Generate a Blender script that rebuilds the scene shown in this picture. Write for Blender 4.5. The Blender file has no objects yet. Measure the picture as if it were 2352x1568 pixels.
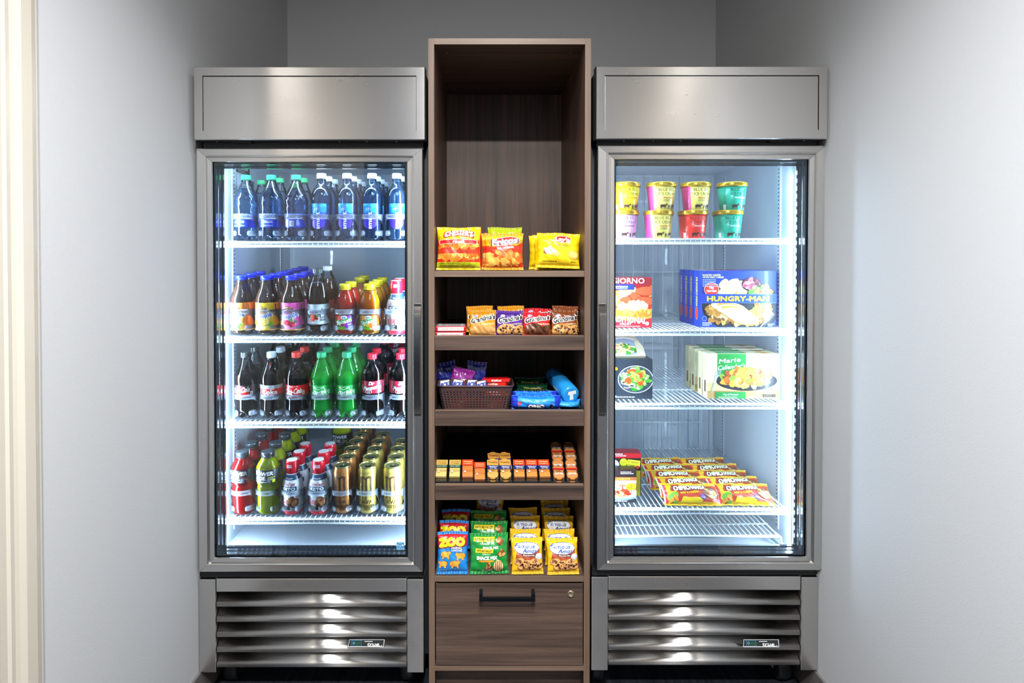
import bpy, bmesh, math, random
from mathutils import Vector, Matrix
PI = math.pi
scene = bpy.context.scene
COL = scene.collection

# ---------------------------------------------------------------- camera
FPX, CX, CY, PITCH, HCAM = 1362.0, 1118.0, 604.0, math.radians(0.8), 1.38
cd = bpy.data.cameras.new('camera'); cam = bpy.data.objects.new('camera', cd); COL.objects.link(cam)
cam.location = (0, 0, HCAM); cam.rotation_euler = (PI/2 - PITCH, 0, 0)
cd.sensor_width = 36; cd.lens = 36*FPX/2352
cd.shift_x = (1176-CX)/2352; cd.shift_y = -(784-CY)/2352
cd.clip_start = 0.02
scene.camera = cam
def P(px, py, y):
    """point of the place seen at a photo pixel, at distance y"""
    f = Vector((0, math.cos(PITCH), -math.sin(PITCH))); u = Vector((0, math.sin(PITCH), math.cos(PITCH)))
    d = f + Vector((1, 0, 0))*((px-CX)/FPX) - u*((py-CY)/FPX)
    return Vector((0, 0, HCAM)) + d*(y/d.y)
def ZZ(py, y): return P(CX, py, y).z
def XX(px, y, py=700): return P(px, py, y).x

# ---------------------------------------------------------------- world, lamps, exposure
w = bpy.data.worlds.new('world'); scene.world = w; w.use_nodes = True
w.node_tree.nodes['Background'].inputs[0].default_value = (.55, .6, .7, 1)
w.node_tree.nodes['Background'].inputs[1].default_value = 0.15
scene.view_settings.view_transform = 'Standard'; scene.view_settings.look = 'None'
scene.view_settings.gamma = 1; scene.view_settings.use_curve_mapping = False
scene.view_settings.exposure = 0.1
cy = scene.cycles
cy.max_bounces = 9; cy.diffuse_bounces = 4; cy.glossy_bounces = 4; cy.transmission_bounces = 8; cy.transparent_max_bounces = 28
cy.use_denoising = True; cy.sample_clamp_indirect = 6; cy.caustics_reflective = False; cy.caustics_refractive = False
cy.blur_glossy = 0.6
def lamp(name, kind, loc, rot, power, color, size=.2, size_y=None, spread=None, radius=None):
    l = bpy.data.lights.new(name, kind); l.energy = power; l.color = color
    if kind == 'AREA':
        l.shape = 'RECTANGLE' if size_y else 'DISK'; l.size = size
        if size_y: l.size_y = size_y
        if spread: l.spread = spread
    o = bpy.data.objects.new(name, l); COL.objects.link(o); o.location = loc; o.rotation_euler = rot
    return o
CEIL = 2.76
WARM = (1.0, .965, .91)
lamp('ceiling_downlight', 'AREA', (.04, 1.27, CEIL-.03), (0, 0, 0), 6, WARM, .14, None, math.radians(110))
lamp('ceiling_downlight', 'AREA', (.04, -.42, CEIL-.03), (0, 0, 0), 84, WARM, .14)
for x in (-1.32, 1.32):
    lamp('ceiling_downlight', 'AREA', (x, -.42, CEIL-.03), (0, 0, 0), 3.5, WARM, .1)
    lamp('ceiling_downlight', 'AREA', (1.7*x, -2.3, CEIL-.03), (0, 0, 0), 12, WARM, .3, None, math.radians(100))  # rear pair: unseen fill lamps added to brighten the back room
lamp('added_fill_panel', 'AREA', (0.1, -1.7, CEIL-.1), (-math.radians(60), 0, 0), 220, (.93, .97, 1), 4.5, .4)  # added fill, aimed at the rear wall for soft bounce from the front
lamp('added_fill_panel', 'AREA', (0.07, .3, CEIL-.03), (0, 0, 0), 48, (.92, .96, 1), .6, .6, math.radians(140))  # added overhead fill to lift the alcove walls, not a known fixture
LED = (.66, .83, 1.0)
for X0, X1, k in ((-.831, -.232, 1.15), (.373, .959, .55)):      # the vertical strips inside the two glass door units
    for s, x in ((1, X0+.008), (-1, X1-.008)):
        lamp('refrigerator_strip_light', 'AREA', (x, 1.851, 1.03), (PI/2, 0, -s*(PI/2+math.radians(30))), 10, LED, .012, 1.2)
        lamp('refrigerator_strip_light', 'AREA', (x, 1.853, 1.03), (PI/2, 0, -s*(PI/2-math.radians(50))), 6.5*k, LED, .012, 1.2)
    lamp('interior_top_fill', 'AREA', ((X0+X1)/2, 1.875, 1.66), (math.radians(35), 0, 0), 1.3*k, LED, .5, .02)  # added fill along the interior top, no visible fixture there

# ---------------------------------------------------------------- materials
def lin(h):
    h = h.lstrip('#'); v = [int(h[i:i+2], 16)/255 for i in (0, 2, 4)]
    return tuple(c/12.92 if c <= .04045 else ((c+.055)/1.055)**2.4 for c in v) + (1,)
_m = {}
def mat(name, col='#888888', rough=.5, metal=0, spec=.5, coat=0, trans=0, emit=None, es=1, sheen=0):
    if name in _m: return _m[name]
    m = bpy.data.materials.new(name); m.use_nodes = True
    b = m.node_tree.nodes['Principled BSDF']
    b.inputs['Base Color'].default_value = lin(col); b.inputs['Roughness'].default_value = rough
    b.inputs['Metallic'].default_value = metal; b.inputs['Specular IOR Level'].default_value = spec
    b.inputs['Coat Weight'].default_value = coat; b.inputs['Transmission Weight'].default_value = trans
    if emit: b.inputs['Emission Color'].default_value = lin(emit); b.inputs['Emission Strength'].default_value = es
    _m[name] = m; return m
def ink(h, rough=.38): return mat('ink_%s_%d' % (h.lstrip('#'), rough*100), h, rough, coat=.15)
def foil(h): return mat('film_' + h.lstrip('#'), h, .24, spec=.6, coat=.35)
def nodes(m): return m.node_tree.nodes, m.node_tree.links
def noise_bump(m, scale, strength, dist=.001, detail=3, stretch=(1, 1, 1)):
    N, L = nodes(m); b = N['Principled BSDF']
    tc = N.new('ShaderNodeTexCoord'); mp = N.new('ShaderNodeMapping'); mp.inputs['Scale'].default_value = stretch
    n = N.new('ShaderNodeTexNoise'); n.inputs['Scale'].default_value = scale; n.inputs['Detail'].default_value = detail
    bp = N.new('ShaderNodeBump'); bp.inputs['Strength'].default_value = strength; bp.inputs['Distance'].default_value = dist
    L.new(tc.outputs['Object'], mp.inputs[0]); L.new(mp.outputs[0], n.inputs['Vector']); L.new(n.outputs[0], bp.inputs['Height'])
    L.new(bp.outputs[0], b.inputs['Normal']); return n, mp
def steel(name, col, rough, stretch, tang=(0, 0, 1)):
    m = mat(name, col, rough, 1); N, L = nodes(m); b = N['Principled BSDF']
    b.inputs['Anisotropic'].default_value = .85
    cv = N.new('ShaderNodeCombineXYZ')
    for i in range(3): cv.inputs[i].default_value = tang[i]
    L.new(cv.outputs[0], b.inputs['Tangent'])
    n2 = N.new('ShaderNodeTexNoise'); n2.inputs['Scale'].default_value = 5; n2.inputs['Detail'].default_value = 4
    r = N.new('ShaderNodeMapRange'); r.inputs['To Min'].default_value = rough-.03; r.inputs['To Max'].default_value = rough+.04
    L.new(n2.outputs[0], r.inputs[0]); L.new(r.outputs[0], b.inputs['Roughness'])
    return m
STEEL = steel('brushed_steel', '#d2cfcc', .28, (1, 1, 30))
STEELV = steel('brushed_steel_upright', '#dcdad7', .28, (30, 1, 1), (1, 0, 0))
CHROME = mat('polished_metal', '#c9c9cc', .12, 1)
ZINC = mat('zinc_plate', '#b4b6b8', .4, .5)
def wood(name, light, dark, axis, rough=.45, sc=1.0):
    m = mat(name, light, rough); N, L = nodes(m); b = N['Principled BSDF']
    tc = N.new('ShaderNodeTexCoord'); mp = N.new('ShaderNodeMapping')
    s = [22, 22, 22]; s[axis] = .9
    mp.inputs['Scale'].default_value = [v*sc for v in s]
    L.new(tc.outputs['Object'], mp.inputs[0])
    n = N.new('ShaderNodeTexNoise'); n.inputs['Scale'].default_value = 1.0; n.inputs['Detail'].default_value = 7; n.inputs['Roughness'].default_value = .62; n.inputs['Distortion'].default_value = .9
    mp2 = N.new('ShaderNodeMapping'); s2 = [190, 190, 190]; s2[axis] = 5; mp2.inputs['Scale'].default_value = s2
    n2 = N.new('ShaderNodeTexNoise'); n2.inputs['Scale'].default_value = 1.0; n2.inputs['Detail'].default_value = 3
    L.new(tc.outputs['Object'], mp2.inputs[0]); L.new(mp.outputs[0], n.inputs['Vector']); L.new(mp2.outputs[0], n2.inputs['Vector'])
    mx = N.new('ShaderNodeMath'); mx.operation = 'MULTIPLY_ADD'; mx.inputs[1].default_value = .35
    L.new(n2.outputs[0], mx.inputs[0]); L.new(n.outputs[0], mx.inputs[2])
    cr = N.new('ShaderNodeValToRGB'); e = cr.color_ramp.elements
    e[0].position = .42; e[0].color = lin(dark); e[1].position = .86; e[1].color = lin(light)
    L.new(mx.outputs[0], cr.inputs[0]); L.new(cr.outputs[0], b.inputs['Base Color'])
    bp = N.new('ShaderNodeBump'); bp.inputs['Strength'].default_value = .15; bp.inputs['Distance'].default_value = .0004
    L.new(n2.outputs[0], bp.inputs['Height']); L.new(bp.outputs[0], b.inputs['Normal'])
    return m
WOODV = wood('walnut_laminate_upright', '#6e5446', '#2c1f1a', 2)
WOODH = wood('walnut_laminate_level', '#69554a', '#2b211e', 0)
WOODD = wood('walnut_laminate_along_depth', '#6e5446', '#2c1f1a', 0)
EDGEV = wood('edge_banding_upright', '#7e6858', '#5a473b', 2)
EDGEH = wood('edge_banding_level', '#86705f', '#5f4b3f', 0)
def shader_mix(name, parts):
    """parts: list of (node type, dict inputs, weight) mixed in sequence"""
    m = bpy.data.materials.new(name); m.use_nodes = True; N, L = nodes(m)
    for n in list(N): N.remove(n)
    out = N.new('ShaderNodeOutputMaterial'); prev = None; tot = 0
    for ty, inp, wt in parts:
        s = N.new(ty)
        for k, v in inp.items(): s.inputs[k].default_value = v
        if prev is None: prev = s.outputs[0]; tot = wt
        else:
            mx = N.new('ShaderNodeMixShader'); tot += wt; mx.inputs[0].default_value = wt/tot
            L.new(prev, mx.inputs[1]); L.new(s.outputs[0], mx.inputs[2]); prev = mx.outputs[0]
    return m, N, L, out, prev
def clear(name, col='#ffffff', refl=1.0, rough=.03, milk=0, milkcol='#ffffff', fres=1.45, refr=0):
    """thin clear sheet: lets light through, reflects by Fresnel"""
    m, N, L, out, prev = shader_mix(name, [('ShaderNodeBsdfTransparent', {'Color': lin(col)}, 1-milk-refr)]
        + ([('ShaderNodeBsdfRefraction', {'Color': lin(col), 'IOR': 1.2, 'Roughness': .0}, refr)] if refr else [])
        + ([('ShaderNodeBsdfDiffuse', {'Color': lin(milkcol)}, milk*.5), ('ShaderNodeBsdfTranslucent', {'Color': lin(milkcol)}, milk*.5)] if milk else []))
    g = N.new('ShaderNodeBsdfGlossy'); g.inputs['Roughness'].default_value = rough
    f = N.new('ShaderNodeFresnel'); f.inputs['IOR'].default_value = fres
    mu = N.new('ShaderNodeMath'); mu.operation = 'MULTIPLY'; mu.inputs[1].default_value = refl
    mx = N.new('ShaderNodeMixShader'); L.new(f.outputs[0], mu.inputs[0]); L.new(mu.outputs[0], mx.inputs[0])
    L.new(prev, mx.inputs[1]); L.new(g.outputs[0], mx.inputs[2]); L.new(mx.outputs[0], out.inputs[0])
    return m
def juice(name, col, tl=.3, tr=0, trcol='#ffffff'):
    """coloured liquid: part of the light passes through"""
    m, N, L, out, prev = shader_mix(name, [('ShaderNodeSubsurfaceScattering', {'Color': lin(col), 'Scale': .035, 'Radius': (1, 1, 1)}, 1-tl-tr), ('ShaderNodeBsdfTranslucent', {'Color': lin(col)}, tl)]
        + ([('ShaderNodeBsdfTransparent', {'Color': lin(trcol)}, tr)] if tr else []))
    g = N.new('ShaderNodeBsdfGlossy'); g.inputs['Roughness'].default_value = .05
    f = N.new('ShaderNodeFresnel'); f.inputs['IOR'].default_value = 1.35
    mx = N.new('ShaderNodeMixShader'); L.new(f.outputs[0], mx.inputs[0]); L.new(prev, mx.inputs[1]); L.new(g.outputs[0], mx.inputs[2]); L.new(mx.outputs[0], out.inputs[0])
    return m
PET = clear('clear_plastic', '#fbfdff', 1.1, .05)
PANE = clear('door_glass', '#eef6fb', .9, .0, fres=1.5)
LANE = clear('frosted_plastic', '#f6faff', .8, .12, milk=.2, milkcol='#dfe6f2')
WRAP = clear('clear_wrap', '#ffffff', 1.4, .12, milk=.05)
WATER = clear('water', '#d6ecff', 1.6, .0, milk=.06, milkcol='#8cc4ff', fres=1.33, refr=.25)
GREENPET = clear('green_plastic', '#7df08a', 1.2, .06, milk=.35, milkcol='#22e05a')
BLACK = mat('black_plastic', '#101114', .45)
WHITEM = mat('white_coated_wire', '#eef2f6', .3, coat=.3)
LINER = mat('refrigerator_liner', '#ccd2da', .38, .0, coat=.2)
LEDM = mat('led_lens', '#ffffff', .3, emit='#dcebff', es=9)

# ---------------------------------------------------------------- mesh helpers
class MB:
    def __init__(s): s.bm = bmesh.new(); s.mats = []; s.smooth = True
    def mi(s, m):
        if m not in s.mats: s.mats.append(m)
        return s.mats.index(m)
    def merge(s, o, m, mtx=None, smooth=None):
        i = s.mi(m) if m else None
        vm = {}
        for v in o.verts: vm[v] = s.bm.verts.new(mtx @ v.co if mtx else v.co)
        for f in o.faces:
            try: nf = s.bm.faces.new([vm[v] for v in f.verts])
            except ValueError: continue
            nf.material_index = i if i is not None else f.material_index
            nf.smooth = f.smooth if smooth is None else smooth
        o.free()
    def box(s, x0, x1, y0, y1, z0, z1, m, bev=0, mtx=None, seg=2):
        b = bmesh.new(); bmesh.ops.create_cube(b, size=1)
        for v in b.verts:
            v.co = Vector(((x0+x1)/2 + v.co.x*(x1-x0), (y0+y1)/2 + v.co.y*(y1-y0), (z0+z1)/2 + v.co.z*(z1-z0)))
        if bev: bmesh.ops.bevel(b, geom=b.edges[:], offset=bev, segments=seg, affect='EDGES', profile=.6)
        s.merge(b, m, mtx)
        return s
    def lathe(s, prof, m, seg=28, c=(0, 0, 0), fn=None, mtx=None, cap0=True, cap1=True, smooth=True):
        """prof: (z, r) pairs; fn(z, r, angle) -> (z, r)"""
        b = bmesh.new(); rings = []
        for z, r in prof:
            ring = []
            for k in range(seg):
                a = 2*PI*k/seg; zz, rr = fn(z, r, a) if fn else (z, r)
                ring.append(b.verts.new((c[0]+rr*math.sin(a), c[1]-rr*math.cos(a), c[2]+zz)))
            rings.append(ring)
        for i in range(len(rings)-1):
            for k in range(seg):
                f = b.faces.new((rings[i][k], rings[i][(k+1) % seg], rings[i+1][(k+1) % seg], rings[i+1][k])); f.smooth = smooth
        if cap0: b.faces.new(rings[0][::-1])
        if cap1: b.faces.new(rings[-1])
        s.merge(b, m, mtx); return s
    def tube(s, pts, r, m, seg=8, closed=False, mtx=None):
        b = bmesh.new(); pts = [Vector(p) for p in pts]; n = len(pts); rings = []; side = None
        for i, p in enumerate(pts):
            a = pts[i-1] if (i > 0 or closed) else p; c = pts[(i+1) % n] if (i < n-1 or closed) else p
            t = (c-a).normalized()
            if side is None: side = t.orthogonal().normalized()
            side = (side - t*side.dot(t)).normalized(); up = t.cross(side)
            rings.append([b.verts.new(p + (side*math.cos(2*PI*k/seg) + up*math.sin(2*PI*k/seg))*r) for k in range(seg)])
        for i in range(n if closed else n-1):
            A, B = rings[i], rings[(i+1) % n]
            for k in range(seg):
                f = b.faces.new((A[k], A[(k+1) % seg], B[(k+1) % seg], B[k])); f.smooth = True
        if not closed: b.faces.new(rings[0][::-1]); b.faces.new(rings[-1])
        s.merge(b, m, mtx); return s
    def rod(s, a, b_, r, m, seg=6): return s.tube([a, b_], r, m, seg)
    def ring(s, x0, x1, z0, z1, prof, m, mtx=None):
        """rectangular mitred frame; prof: (inset, y) pairs"""
        b = bmesh.new(); R = []
        for d, y in prof:
            R.append([b.verts.new(p) for p in ((x0+d, y, z0+d), (x1-d, y, z0+d), (x1-d, y, z1-d), (x0+d, y, z1-d))])
        for i in range(len(R)-1):
            for k in range(4): b.faces.new((R[i][k], R[i][(k+1) % 4], R[i+1][(k+1) % 4], R[i+1][k]))
        s.merge(b, m, mtx); return s
    def extr(s, prof, x0, x1, m, smooth=True, close=True):
        """closed (y, z) profile swept along x"""
        b = bmesh.new(); A = [b.verts.new((x0, y, z)) for y, z in prof]; B = [b.verts.new((x1, y, z)) for y, z in prof]; n = len(prof)
        for i in range(n if close else n-1):
            f = b.faces.new((A[i], A[(i+1) % n], B[(i+1) % n], B[i])); f.smooth = smooth
        if close: b.faces.new(A[::-1]); b.faces.new(B)
        s.merge(b, m); return s
    def grid(s, f, us, vs, m, smooth=True):
        b = bmesh.new(); G = [[b.verts.new(f(u, v)) for v in vs] for u in us]
        for i in range(len(us)-1):
            for j in range(len(vs)-1):
                q = b.faces.new((G[i][j], G[i+1][j], G[i+1][j+1], G[i][j+1])); q.smooth = smooth
        s.merge(b, m); return s
    def build(s, name, parent=None, origin=None, loc=None):
        if origin is None: origin = Vector((0, 0, 0))
        me = bpy.data.meshes.new(name)
        for v in s.bm.verts: v.co -= origin
        s.bm.to_mesh(me); s.bm.free()
        for m in s.mats: me.materials.append(m)
        o = bpy.data.objects.new(name, me); COL.objects.link(o)
        if parent: o.parent = parent
        elif loc is None: o.location = origin
        if loc is not None: o.location = loc
        return o
def tag(o, label=None, cat=None, group=None, kind=None):
    if label: o['label'] = label
    if cat: o['category'] = cat
    if group: o['group'] = group
    if kind: o['kind'] = kind
    return o
def empty(name, loc=(0, 0, 0), rot=(0, 0, 0)):
    o = bpy.data.objects.new(name, None); COL.objects.link(o); o.location = loc; o.rotation_euler = rot
    o.empty_display_size = .02; return o
def kids(o): return [c for c in _par.get(o.name, [])]
_par = {}
def refresh():
    _par.clear()
    for o in COL.objects:
        if o.parent: _par.setdefault(o.parent.name, []).append(o)
def copy_tree(o, parent=None):
    c = o.copy(); COL.objects.link(c)
    if parent: c.parent = parent
    for ch in _par.get(o.name, []): copy_tree(ch, c)
    return c

# ---------------------------------------------------------------- printed artwork, millimetres, laid on a surface
_tc = {}
def text_mesh(s, bold):
    k = (s, bold)
    if k not in _tc:
        cu = bpy.data.curves.new('t', 'FONT'); cu.body = s; cu.resolution_u = 2; cu.align_x = 'CENTER'
        o = bpy.data.objects.new('t', cu); me = o.to_mesh()
        vs = [(v.co.x, v.co.y) for v in me.vertices]; fs = [tuple(p.vertices) for p in me.polygons]
        o.to_mesh_clear(); bpy.data.objects.remove(o); bpy.data.curves.remove(cu)
        xs = [v[0] for v in vs] or [0, 1]
        _tc[k] = (vs, fs, min(xs), max(xs))
    return _tc[k]
class Art:
    def __init__(s): s.it = []; s.L = 1
    def _l(s, L):
        if L is None: s.L += 1; return s.L
        return L
    def poly(s, pts, m, L=None): s.it.append(([tuple(p) for p in pts], [tuple(range(len(pts)))], m, s._l(L))); return s
    def rect(s, x0, y0, x1, y1, m, L=None): return s.poly([(x0, y0), (x1, y0), (x1, y1), (x0, y1)], m, L)
    def ell(s, cx, cy, rx, ry, m, n=20, rot=0, L=None):
        c, d = math.cos(rot), math.sin(rot)
        return s.poly([(cx + rx*math.cos(2*PI*k/n)*c - ry*math.sin(2*PI*k/n)*d, cy + rx*math.cos(2*PI*k/n)*d + ry*math.sin(2*PI*k/n)*c) for k in range(n)], m, L)
    def rrect(s, x0, y0, x1, y1, r, m, L=None):
        pts = []
        for cx, cy_, a0 in ((x1-r, y1-r, 0), (x0+r, y1-r, 90), (x0+r, y0+r, 180), (x1-r, y0+r, 270)):
            for k in range(4): a = math.radians(a0+k*30); pts.append((cx+r*math.cos(a), cy_+r*math.sin(a)))
        return s.poly(pts, m, L)
    def line(s, pts, wd, m, L=None):
        L = s._l(L)
        for a, b in zip(pts, pts[1:]):
            dx, dy = b[0]-a[0], b[1]-a[1]; l = math.hypot(dx, dy) or 1; nx, ny = -dy/l*wd/2, dx/l*wd/2
            ex, ey = dx/l*wd*.3, dy/l*wd*.3
            s.poly([(a[0]-nx-ex, a[1]-ny-ey), (b[0]-nx+ex, b[1]-ny+ey), (b[0]+nx+ex, b[1]+ny+ey), (a[0]+nx-ex, a[1]+ny-ey)], m, L + .02*random.random())
        return s
    def arc(s, cx, cy_, rx, ry, a0, a1, wd, m, n=14, L=None):
        return s.line([(cx+rx*math.cos(math.radians(a0+(a1-a0)*k/n)), cy_+ry*math.sin(math.radians(a0+(a1-a0)*k/n))) for k in range(n+1)], wd, m, L)
    def text(s, t, cx, cy_, h, m, w=None, bold=.012, shear=0, rot=0, bend=0, L=None):
        vs, fs, a, b = text_mesh(t, 0); k = h/.727; sx = k if w is None else w/(b-a)
        mx = (a+b)/2; c, d = math.cos(math.radians(rot)), math.sin(math.radians(rot)); L = s._l(L); bb = max(bold, 0)*k
        nd = 1 if bb < .05 else (4 if bold < .05 else (8 if bold < .09 else 12))
        for q in range(nd if nd == 1 else nd+1):     # heavier weights: the same letters set again a hair to each side
            ox, oy = (0, 0) if q == 0 else (bb*math.cos(2*PI*(q+.5)/nd), bb*math.sin(2*PI*(q+.5)/nd)); out = []
            for x, y in vs:
                X = (x-mx)*sx+ox; Y = y*k - h/2+oy; X += Y*shear; Y += bend*X*X
                out.append((cx + X*c - Y*d, cy_ + X*d + Y*c))
            s.it.append((out, fs, m, L + q*.12))
        if nd > 4: s.L = max(s.L, L+nd*.12)
        return s
    def lines(s, cx, y0, w, n, pitch, h, m, seed=1, align=0):
        """rows of fine print"""
        r = random.Random(seed)
        for i in range(n):
            L = w*(.7+.3*r.random()); x = cx-w/2 if align == 0 else cx-L/2; e = x+L
            while x < e:
                q = h*(1.2+2.5*r.random()); s.rect(x, y0-i*pitch, min(x+q, e), y0-i*pitch+h, m, s.L+1); x += q+h*.6
        s.L += 1; return s
    def blobs(s, cx, cy_, rx, ry, n, sz, cols, seed=1, span=6, asp=.7):
        r = random.Random(seed); s.L += 1; base = s.L
        for i in range(n):
            a = r.random()*2*PI; q = math.sqrt(r.random()); x = cx+rx*q*math.cos(a); y = cy_+ry*q*math.sin(a)
            k = sz*(.6+.8*r.random()); ro = r.random()*PI; m = r.choice(cols); pts = []
            for j in range(9):
                t = 2*PI*j/9; rr = k*(.8+.4*r.random()); X, Y = rr*math.cos(t), rr*asp*math.sin(t)
                pts.append((x+X*math.cos(ro)-Y*math.sin(ro), y+X*math.sin(ro)+Y*math.cos(ro)))
            s.poly(pts, m, base+span*i/n)
        s.L = base+span; return s
    def emit(s, mb, f, du=None, dv=None, eps=.00008, clip=None, offs=(0, 0), sc=1.0):
        b = bmesh.new()
        for vs, fs, m, L in s.it:
            V = [b.verts.new((x, y, L)) for x, y in vs]; i = mb.mi(m)
            for q in fs:
                if len(set(q)) < 3: continue
                try: fa = b.faces.new([V[k] for k in q])
                except ValueError: continue
                fa.material_index = i
        bmesh.ops.triangulate(b, faces=[q for q in b.faces if len(q.verts) > 4])
        def cut(co, no, clear=False):
            bmesh.ops.bisect_plane(b, geom=b.verts[:]+b.edges[:]+b.faces[:], plane_co=co, plane_no=no, dist=1e-5, clear_outer=clear)
        if clip:
            cut((clip[0], 0, 0), (-1, 0, 0), True); cut((clip[1], 0, 0), (1, 0, 0), True)
            cut((0, clip[2], 0), (0, -1, 0), True); cut((0, clip[3], 0), (0, 1, 0), True)
        if b.verts:
            xs = [v.co.x for v in b.verts]; ys = [v.co.y for v in b.verts]
            if du:
                x = math.floor(min(xs)/du)*du + du
                while x < max(xs): cut((x, 0, 0), (1, 0, 0)); x += du
            if dv:
                y = math.floor(min(ys)/dv)*dv + dv
                while y < max(ys): cut((0, y, 0), (0, 1, 0)); y += dv
        for q in b.faces:
            if q.normal.z < 0: q.normal_flip()
        for v in b.verts:
            v.co = f((v.co.x*sc+offs[0])*.001, (v.co.y*sc+offs[1])*.001, v.co.z*eps)
        for q in b.faces: q.smooth = True
        mb.merge(b, None); return mb
def wrap(R, cx=0, cy_=0, phi=0, Rf=None):
    def f(u, v, l):
        r = (Rf(v) if Rf else R) + l; a = u/R + phi
        return Vector((cx + r*math.sin(a), cy_ - r*math.cos(a), v))
    return f
def spline(pts, n=4):
    """smooth (z, r) profile through the points"""
    out = []
    for i in range(len(pts)-1):
        p0 = pts[max(i-1, 0)]; p1 = pts[i]; p2 = pts[i+1]; p3 = pts[min(i+2, len(pts)-1)]
        for k in range(n):
            t = k/n
            q = [.5*((2*p1[j]) + (-p0[j]+p2[j])*t + (2*p0[j]-5*p1[j]+4*p2[j]-p3[j])*t*t + (-p0[j]+3*p1[j]-3*p2[j]+p3[j])*t**3) for j in (0, 1)]
            out.append(tuple(q))
    out.append(tuple(pts[-1])); return out
W, K = ink('#f6f6f4'), ink('#141414')
# ================================================================ THE ROOM
WALLM = mat('grey_wall_paint', '#c6c8cb', .75); noise_bump(WALLM, 260, .25, .0012, 4)
TRIMM = mat('white_gloss_trim', '#cdc6b8', .35, coat=.2)
CEILM = mat('ceiling_paint', '#a09e9b', .9)
BASEM = mat('grey_vinyl_base', '#6f6a68', .4)
def floor_mat():
    m = mat('dark_plank_tile', '#23262c', .35); N, L = nodes(m); b = N['Principled BSDF']
    tc = N.new('ShaderNodeTexCoord'); mp = N.new('ShaderNodeMapping'); mp.inputs['Scale'].default_value = (60, 3, 3); mp.inputs['Rotation'].default_value = (0, 0, .12)
    n = N.new('ShaderNodeTexNoise'); n.inputs['Scale'].default_value = 1.5; n.inputs['Detail'].default_value = 6
    cr = N.new('ShaderNodeValToRGB'); e = cr.color_ramp.elements; e[0].position = .3; e[0].color = lin('#1a1e25'); e[1].position = .75; e[1].color = lin('#3e444e')
    L.new(tc.outputs['Object'], mp.inputs[0]); L.new(mp.outputs[0], n.inputs[0]); L.new(n.outputs[0], cr.inputs[0]); L.new(cr.outputs[0], b.inputs['Base Color'])
    return m
def struct(name, mb): return tag(mb.build(name), kind='structure')
XL, XR, YB = -.886, 1.018, 2.65
struct('floor', MB().box(-3.1, 3.1, -3.1, 2.75, -.05, 0, floor_mat()))
struct('ceiling', MB().box(-3.1, 3.1, -3.1, 2.75, CEIL, CEIL+.05, CEILM))
struct('wall_back', MB().box(XL-.1, XR+.1, YB, YB+.1, 0, CEIL, WALLM))
struct('wall_left', MB().box(XL-.12, XL, 1.06, YB, 0, CEIL, WALLM))
struct('wall_right', MB().box(XR, XR+.12, .76, YB, 0, CEIL, WALLM))
BEIGE = mat('beige_wall_paint', '#a89f95', .8); NAVY = mat('dark_reflection_panel', '#3c4450', .7)
struct('wall_left_return', MB().box(-3.1, XL-.12, .96, 1.06, 0, CEIL, BEIGE))
struct('wall_right_return', MB().box(XR+.12, 3.1, .76, .86, 0, CEIL, BEIGE))
struct('wall_side_left', MB().box(-3.1, -3.0, -3.1, 1.0, 0, CEIL, BEIGE))
struct('wall_side_right', MB().box(3.0, 3.1, -3.1, .8, 0, CEIL, BEIGE))
struct('wall_front', MB().box(-3.1, 3.1, -3.1, -3.0, 0, CEIL, BEIGE).box(-1.35, 1.45, -3.0, -2.98, 0, CEIL, NAVY))  # unseen dark middle panel, added to darken what the steel reflects
def casing():
    m = MB()
    pr = [(1.163, XL), (1.163, XL+.009), (1.158, XL+.012), (1.150, XL+.012), (1.147, XL+.016), (1.135, XL+.019), (1.110, XL+.019), (1.098, XL+.014), (1.090, XL+.012), (1.080, XL+.013), (1.074, XL+.010), (1.06, XL+.010), (1.06, XL)]
    b = bmesh.new(); A = [b.verts.new((x, y, 0)) for y, x in pr]; B = [b.verts.new((x, y, CEIL)) for y, x in pr]
    for i in range(len(pr)-1): f = b.faces.new((A[i], A[i+1], B[i+1], B[i]))
    m.merge(b, TRIMM)
    m.box(XL-.12, XL+.01, 1.03, 1.06, 0, CEIL, TRIMM, .002)
    return m
struct('trim_1', casing())
struct('baseboard_right', MB().box(XR-.008, XR, .76, YB, 0, .098, BASEM, .002))
struct('baseboard_left', MB().box(XL, XL+.008, 1.165, YB, 0, .098, BASEM, .002))
struct('baseboard_back', MB().box(XL+.01, XR-.01, YB-.008, YB, 0, .098, BASEM, .002))

# ================================================================ GLASS DOOR UNITS
RULE = ink('#5e5c5a'); HOLE = mat('dark_gap', '#0b0c0e', .8)
SIDEM = mat('black_enamel', '#1b1c1f', .5)
def handle_mb(xc, z0, z1, yf):
    """wide curved pull: bowed plate with returns at the ends"""
    m = MB(); n = 22; prof = []
    def f(u, v):
        t = v; bow = math.sin(PI*t); x = xc + (u-.5)*.020; y = yf - .004 - .024*bow**.7
        return Vector((x, y, z0+(z1-z0)*t))
    vs = [i/n for i in range(n+1)]
    m.grid(f, [0, .5, 1], vs, STEELH); m.grid(lambda u, v: f(u, v)+Vector((0, .0025, 0)), [1, .5, 0], vs, STEELH)
    for e in (0, 1):
        m.grid(lambda u, v: f(e, v)+Vector((0, .0025*u, 0)), [0, 1] if e else [1, 0], vs, CHROME)
    m.box(xc-.010, xc+.010, yf-.006, yf+.002, z0-.004, z0+.004, STEELH, .001); m.box(xc-.010, xc+.010, yf-.006, yf+.002, z1-.004, z1+.004, STEELH, .001)
    return m
STEELH = mat('handle_steel', '#8d8884', .16, 1)
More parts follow.
